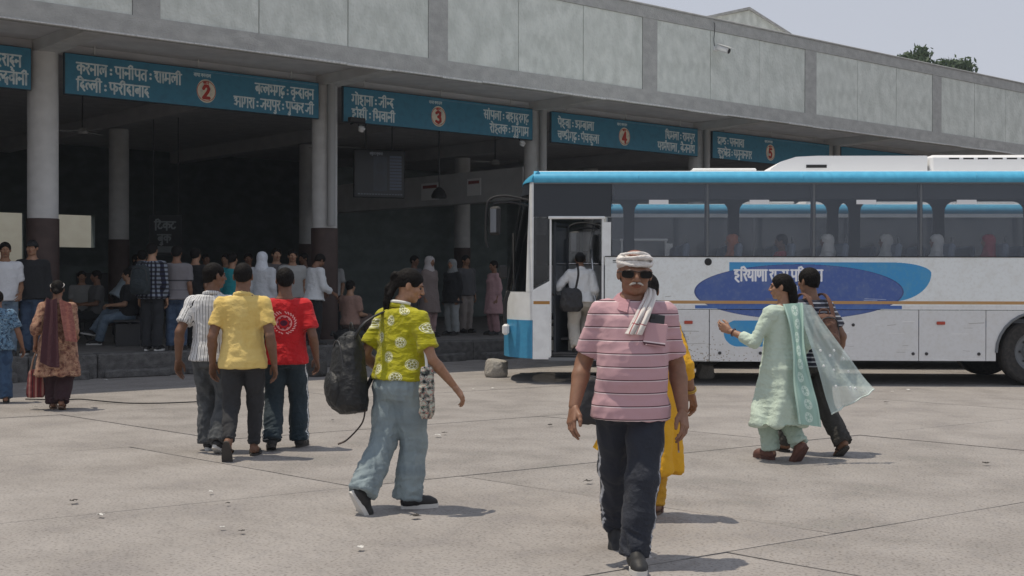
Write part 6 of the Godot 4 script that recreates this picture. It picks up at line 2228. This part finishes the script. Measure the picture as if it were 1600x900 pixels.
func crowd_far() -> void:
	var P := .372
	var dk := cloth(sc(.015, .016, .018))
	var denim := blotch([Color(.2, .27, .36), Color(.26, .33, .42)], .02, 101)
	var pale_denim := blotch([Color(.38, .45, .52), Color(.44, .51, .57)], .02, 102)
	far_person("man in white short-sleeved shirt standing at the platform's left edge", here(8, 18.85, P), 25, 1.68, cloth(sc(.62, .63, .65)), pale_denim, {"hands": [Vector3(.02, -.42, .2), Vector3(-.1, -.5, .05)]})
	var b := far_person("person in dark jacket, cap and jeans by the first column", here(50, 19.1, P), 5, 1.72, dk, denim, {"sleeve": .95, "shoe": 1})
	cap_hat(b, dk)
	var pl := Paint.new(64, 64, Color(.5, .53, .58))
	pl.rect(0, 0, 30, 64, Color(.12, .14, .24))
	for y in range(0, 30):
		for x in 64: pl.im.set_pixel(x, y, pl.im.get_pixel(x, y).darkened(.55))
	b = far_person("man in blue checked shirt with a backpack, seen from behind", here(238, 20.3, P), 172, 1.72, print_cloth(pl), cloth(sc(.02, .022, .026)), {"sleeve": .95, "shoe": 1, "uv": ["round", 0.0, 15.0, 2.0, 15.0]})
	var bk := make_backpack("backpack", "dark backpack of the man in the checked shirt", Vector3.ZERO, 0, Vector3(.32, .46, .2), cloth(sc(.025, .035, .04)))
	bk.transform = (b.root as Node3D).transform * (b.J.T as Transform3D) * Transform3D(Basis(Vector3.UP, PI), Vector3(.09, .24, -.25))
	var band := stripes_h(Color(.46, .45, .46), [[.0, .04, Color(.2, .2, .22)], [.25, .27, Color(.3, .3, .32)]])
	far_person("man in grey banded T-shirt and blue jeans, back to the yard", here(276, 20.5, P), 184, 1.68, band, denim, {"uv": ["flat", 1.0, 1.75, 1.6, 0.0]})
	b = far_person("person in black with a dark bag beside the grey T-shirt", here(306, 21.2, P), 165, 1.66, dk, dk)
	far_person("man in white shirt looking down at the platform edge by column two", here(491, 22.2, P), 130, 1.62, cloth(sc(.6, .62, .64)), dk, {"sleeve": .85, "hands": [Vector3(.03, -.38, .24), Vector3(-.03, -.4, .26)], "head_pitch": 28, "lean": 5.0})
	far_person("man in dull pink shirt sitting with his back turned near column two", here(548, 23.0, P), 150, 1.62, cloth(sc(.3, .185, .15)), cloth(sc(.1, .07, .06)), {"sit": .26})
	put_sack(here(548, 23.0, P), "dark sack the man in dull pink sits on")
	bench(here(196, 22.4, P), -1.25, "metal bench with the cross-legged sitter in jeans")
	far_person("sitter in light jeans with legs stretched on the left bench", here(200, 22.3, P), -78, 1.66, dk, pale_denim, {"sit": .44, "shoe": 1, "feet": [[.12, 0, .5, 0, 6], [-.05, .16, .62, -10, -10]]})
	far_person("dim figure in dark clothes sitting further along the bench", here(150, 23.2, P), -60, 1.6, cloth(sc(.1, .1, .1)), dk, {"sit": .44})
	far_person("man in pale blue shirt bending forward behind the bench", here(186, 24.4, P), 120, 1.6, cloth(sc(.3, .36, .4)), dk, {"lean": 32.0, "sleeve": .8})
	far_person("figure in teal partly behind the yellow polo youth", here(364, 22.0, P), 160, 1.6, cloth(sc(.02, .26, .3)), dk, {"sleeve": .8, "shoe": 2})
	b = far_person("person with a white cloth over head and shoulders among the queue", here(410, 22.0, P), 170, 1.62, cloth(sc(.5, .52, .55)), dk, {"sleeve": .9, "kind": "kurta", "hemline": .3})
	scarf(b, cloth(sc(.62, .65, .7)))
	far_person("dark-haired man facing the yard between white cloth and red shirt", here(432, 23.4, P), 20, 1.72, cloth(sc(.12, .11, .11)), dk)
	far_person("man in light vest facing the yard left of column two", here(457, 22.9, P), 15, 1.68, cloth(sc(.4, .4, .39)), dk, {"sleeve": .3})
	b = far_person("woman in pale headscarf standing in shade right of the lime shirt", here(672, 25.6, P), 55, 1.62, cloth(sc(.2, .16, .15)), cloth(sc(.36, .24, .23)), {"kind": "kurta", "hemline": .3, "sleeve": .9, "woman": true})
	scarf(b, cloth(sc(.45, .42, .42)))
	b = far_person("veiled woman in black with grey trousers in the shade", here(706, 26.4, P), -35, 1.58, dk, cloth(sc(.3, .32, .32)), {"hemline": .42, "sleeve": .9, "woman": true, "kind": "kurta"})
	scarf(b, cloth(sc(.22, .23, .23)))
	far_person("dim man in dark shirt and grey-brown trousers near the bus nose", here(728, 27.6, P), 40, 1.68, cloth(sc(.08, .08, .085)), cloth(sc(.25, .22, .2)), {"sleeve": .9})
	far_person("dim woman in faded pink suit just left of the bus", here(771, 26.6, P), -60, 1.55, cloth(sc(.42, .26, .27)), cloth(sc(.34, .2, .21)), {"kind": "kurta", "hemline": .28, "sleeve": .8, "woman": true})
	far_person("dim man in dark trousers standing deep in the platform, left of the ticket notice", here(322, 26.5, P), 30, 1.68, cloth(sc(.35, .35, .38)), dk)
	far_person("dim man in a grey shirt deep inside behind column two", here(520, 27.0, P), -20, 1.66, cloth(sc(.36, .36, .36)), dk)
	far_person("dim figure standing deep inside between white cloth and teal figure", here(388, 25.0, P), 10, 1.66, cloth(sc(.25, .28, .34)), dk)
	far_person("man with folded arms deep inside, right of the notice", here(352, 27.5, P), -15, 1.7, cloth(sc(.28, .3, .3)), dk, {"hands": [Vector3(-.12, -.28, .2), Vector3(.12, -.26, .22)]})
	far_person("figure in maroon shirt between the bench and the checked shirt", here(214, 24.6, P), 60, 1.62, cloth(sc(.1, .03, .03)), dk)
	far_person("small dim figure standing behind the dark backpack", here(222, 22.6, P), 200, 1.66, dk, cloth(sc(.05, .05, .06)))
	far_person("dim sitter in pale shirt behind the bench at the left", here(128, 24.5, P), 20, 1.6, cloth(sc(.2, .2, .19)), dk, {"sit": .44})
	far_person("dim figure in dark shirt behind the man with bowed head", here(474, 25.6, P), -40, 1.68, cloth(sc(.3, .25, .23)), dk)
	far_person("dim figure in dark clothes left of the pale headscarf", here(648, 28.0, P), 60, 1.68, cloth(sc(.14, .14, .16)), cloth(sc(.1, .1, .11)))
	# passengers by the windows
	var seats := [[1143, "passenger with orange and cream headscarf at the bus window", sc(.55, .18, .08), true], [1220, "passenger in red at the second bus window", sc(.45, .04, .06), false], [1291, "passenger under a pointed white veil at the third window", sc(.8, .8, .78), true], [1383, "passenger in grey veil at the rear of the third window", sc(.6, .61, .6), true], [1462, "passenger with white cloth at the fourth window", sc(.78, .79, .79), true], [1543, "passenger in red dotted scarf at the fourth window", sc(.45, .07, .1), true]]
	for e in seats:
		var z: float = 18.86 - (e[0] - 1140) * .0003
		b = far_person(e[1], here(e[0], z, .96), -96, 1.5, cloth(e[2]), dk, {"sit": .42, "woman": e[3], "hands": [Vector3(0, -.32, .22), Vector3(0, -.32, .22)], "feet": [[.1, 0, .3, 0, 0], [-.1, 0, .3, 0, 0]]})
		if e[3]: scarf(b, cloth(e[2]))

func put_sack(at: Vector3, label: String) -> void:
	var o := thing("sack", label, "sack", at, .3)
	var f := Field.new(Vector3(-.36, -.02, -.3), Vector3(.36, .34, .3), .02)
	f.ell(Vector3(0, .12, 0), Vector3(.3, .15, .24), .02)
	f.clip(Vector3(0, .005, 0), Vector3(0, -1, 0))
	f.mesh()
	f.ruffle(crease, .03, Vector3(7, 7, 7))
	f.normals()
	put("bundle", f.commit(), mat(sc(.03, .03, .032), .8), o)
	put("knot", tubem(curve([Vector3(-.28, .16, .05), Vector3(-.34, .2, .06), Vector3(-.36, .14, .1)], 6), .025, 7), mat(sc(.035, .035, .036), .8), o)
# ---------------------------------------------------------------- small things lying about
func rock(called: String, label: String, at: Vector3, r: Vector3, seed_: int, m: Material) -> void:
	var n := FastNoiseLite.new()
	n.seed = seed_
	n.frequency = 1.0
	var f := Field.new(-r * 1.4, r * 1.4 + Vector3(0, r.y, 0), r.x * .09)
	f.ell(Vector3(0, r.y * .75, 0), r, .02)
	for k in 6:
		var a := k * 1.9 + seed_
		f.clip(Vector3(cos(a) * r.x * .78, r.y * .75, sin(a) * r.z * .78), Vector3(cos(a), .25 * sin(a * 3), sin(a)).normalized())
	f.clip(Vector3(0, r.y * 1.5, 0), Vector3(.15, 1, .1).normalized())
	f.clip(Vector3(0, .0, 0), Vector3(0, -1, 0))
	f.mesh()
	f.ruffle(n, r.x * .1, Vector3.ONE * 3.0 / r.x)
	f.normals()
	var o := put(called, f.commit(), m)
	tag(o, label, "stone")
	o.position = at

func small_things() -> void:
	var stone := mottled(sc(.46, .43, .385), sc(.32, .295, .26), .4, 121, .95, 6.0, .03)
	rock("stone", "pale boulder on the ground just left of the bus nose", here(776, 19.8), Vector3(.22, .18, .17), 3, stone)
	rock("stone", "grey stone under the bus, behind the yellow-clad woman's arm", here(1103, 19.6), Vector3(.16, .15, .14), 9, stone)
	rock("stone", "rough dark boulder at the kerb right of the striped trousers", here(494, 19.9), Vector3(.2, .17, .18), 5, mottled(sc(.1, .095, .09), sc(.06, .058, .055), .4, 122, .95, 6.0, .03))
	# cable lying across the concrete
	var c := thing("cable", "dark cable lying on the concrete near the kerb, left", "cable", Vector3.ZERO)
	var pts := []
	for e in [[40, 628], [100, 629], [125, 628], [160, 631], [200, 634], [250, 634], [300, 632], [340, 630]]:
		var z: float = 2960.0 / (e[1] - 440.0)
		pts.append(here(e[0], z, .022))
	put("sheath", tubem(curve(pts, 40), .008, 6), M.rubber, c)
	# paper and wrapper scraps
	var paper := mat(sc(.6, .59, .56), .9)
	var dark := mat(sc(.05, .045, .04), .9)
	var k := 0
	for e in [[157, 811, 0], [563, 862, 0], [330, 774, 0], [348, 830, 0], [685, 684, 0], [740, 610, 0], [770, 609, 0], [55, 640, 0], [40, 611, 0], [1420, 610, 0], [590, 634, 0], [1395, 613, 0], [522, 632, 0], [1050, 640, 0], [165, 597, 0], [378, 836, 1], [356, 792, 1], [520, 660, 1], [595, 667, 1], [695, 680, 1], [860, 667, 1], [1385, 630, 1], [1542, 726, 1], [115, 789, 1], [650, 812, 1], [920, 756, 1]]:
		var z: float = 2960.0 / (e[1] - 440.0)
		var rows := []
		var s := rnd.randf_range(.018, .036)
		for i in 4:
			var r := []
			for j in 4: r.append(Vector3((j - 1.5) * s * .5 + rnd.randf_range(-.2, .2) * s, rnd.randf_range(.0, .35) * s, (i - 1.5) * s * .42 + rnd.randf_range(-.2, .2) * s))
			rows.append(r)
		var o := put("paper_scrap" if e[2] == 0 else "dark_scrap", sheet(rows, .002), paper if e[2] == 0 else dark)
		tag(o, "small crumpled scrap of white paper on the concrete" if e[2] == 0 else "tiny dark fragment of litter on the concrete", "litter", "white paper litter on the yard" if e[2] == 0 else "dark litter fragments on the yard")
		o.position = here(e[0], z, .02)
		o.rotation.y = rnd.randf() * TAU
		k += 1
	print("built")
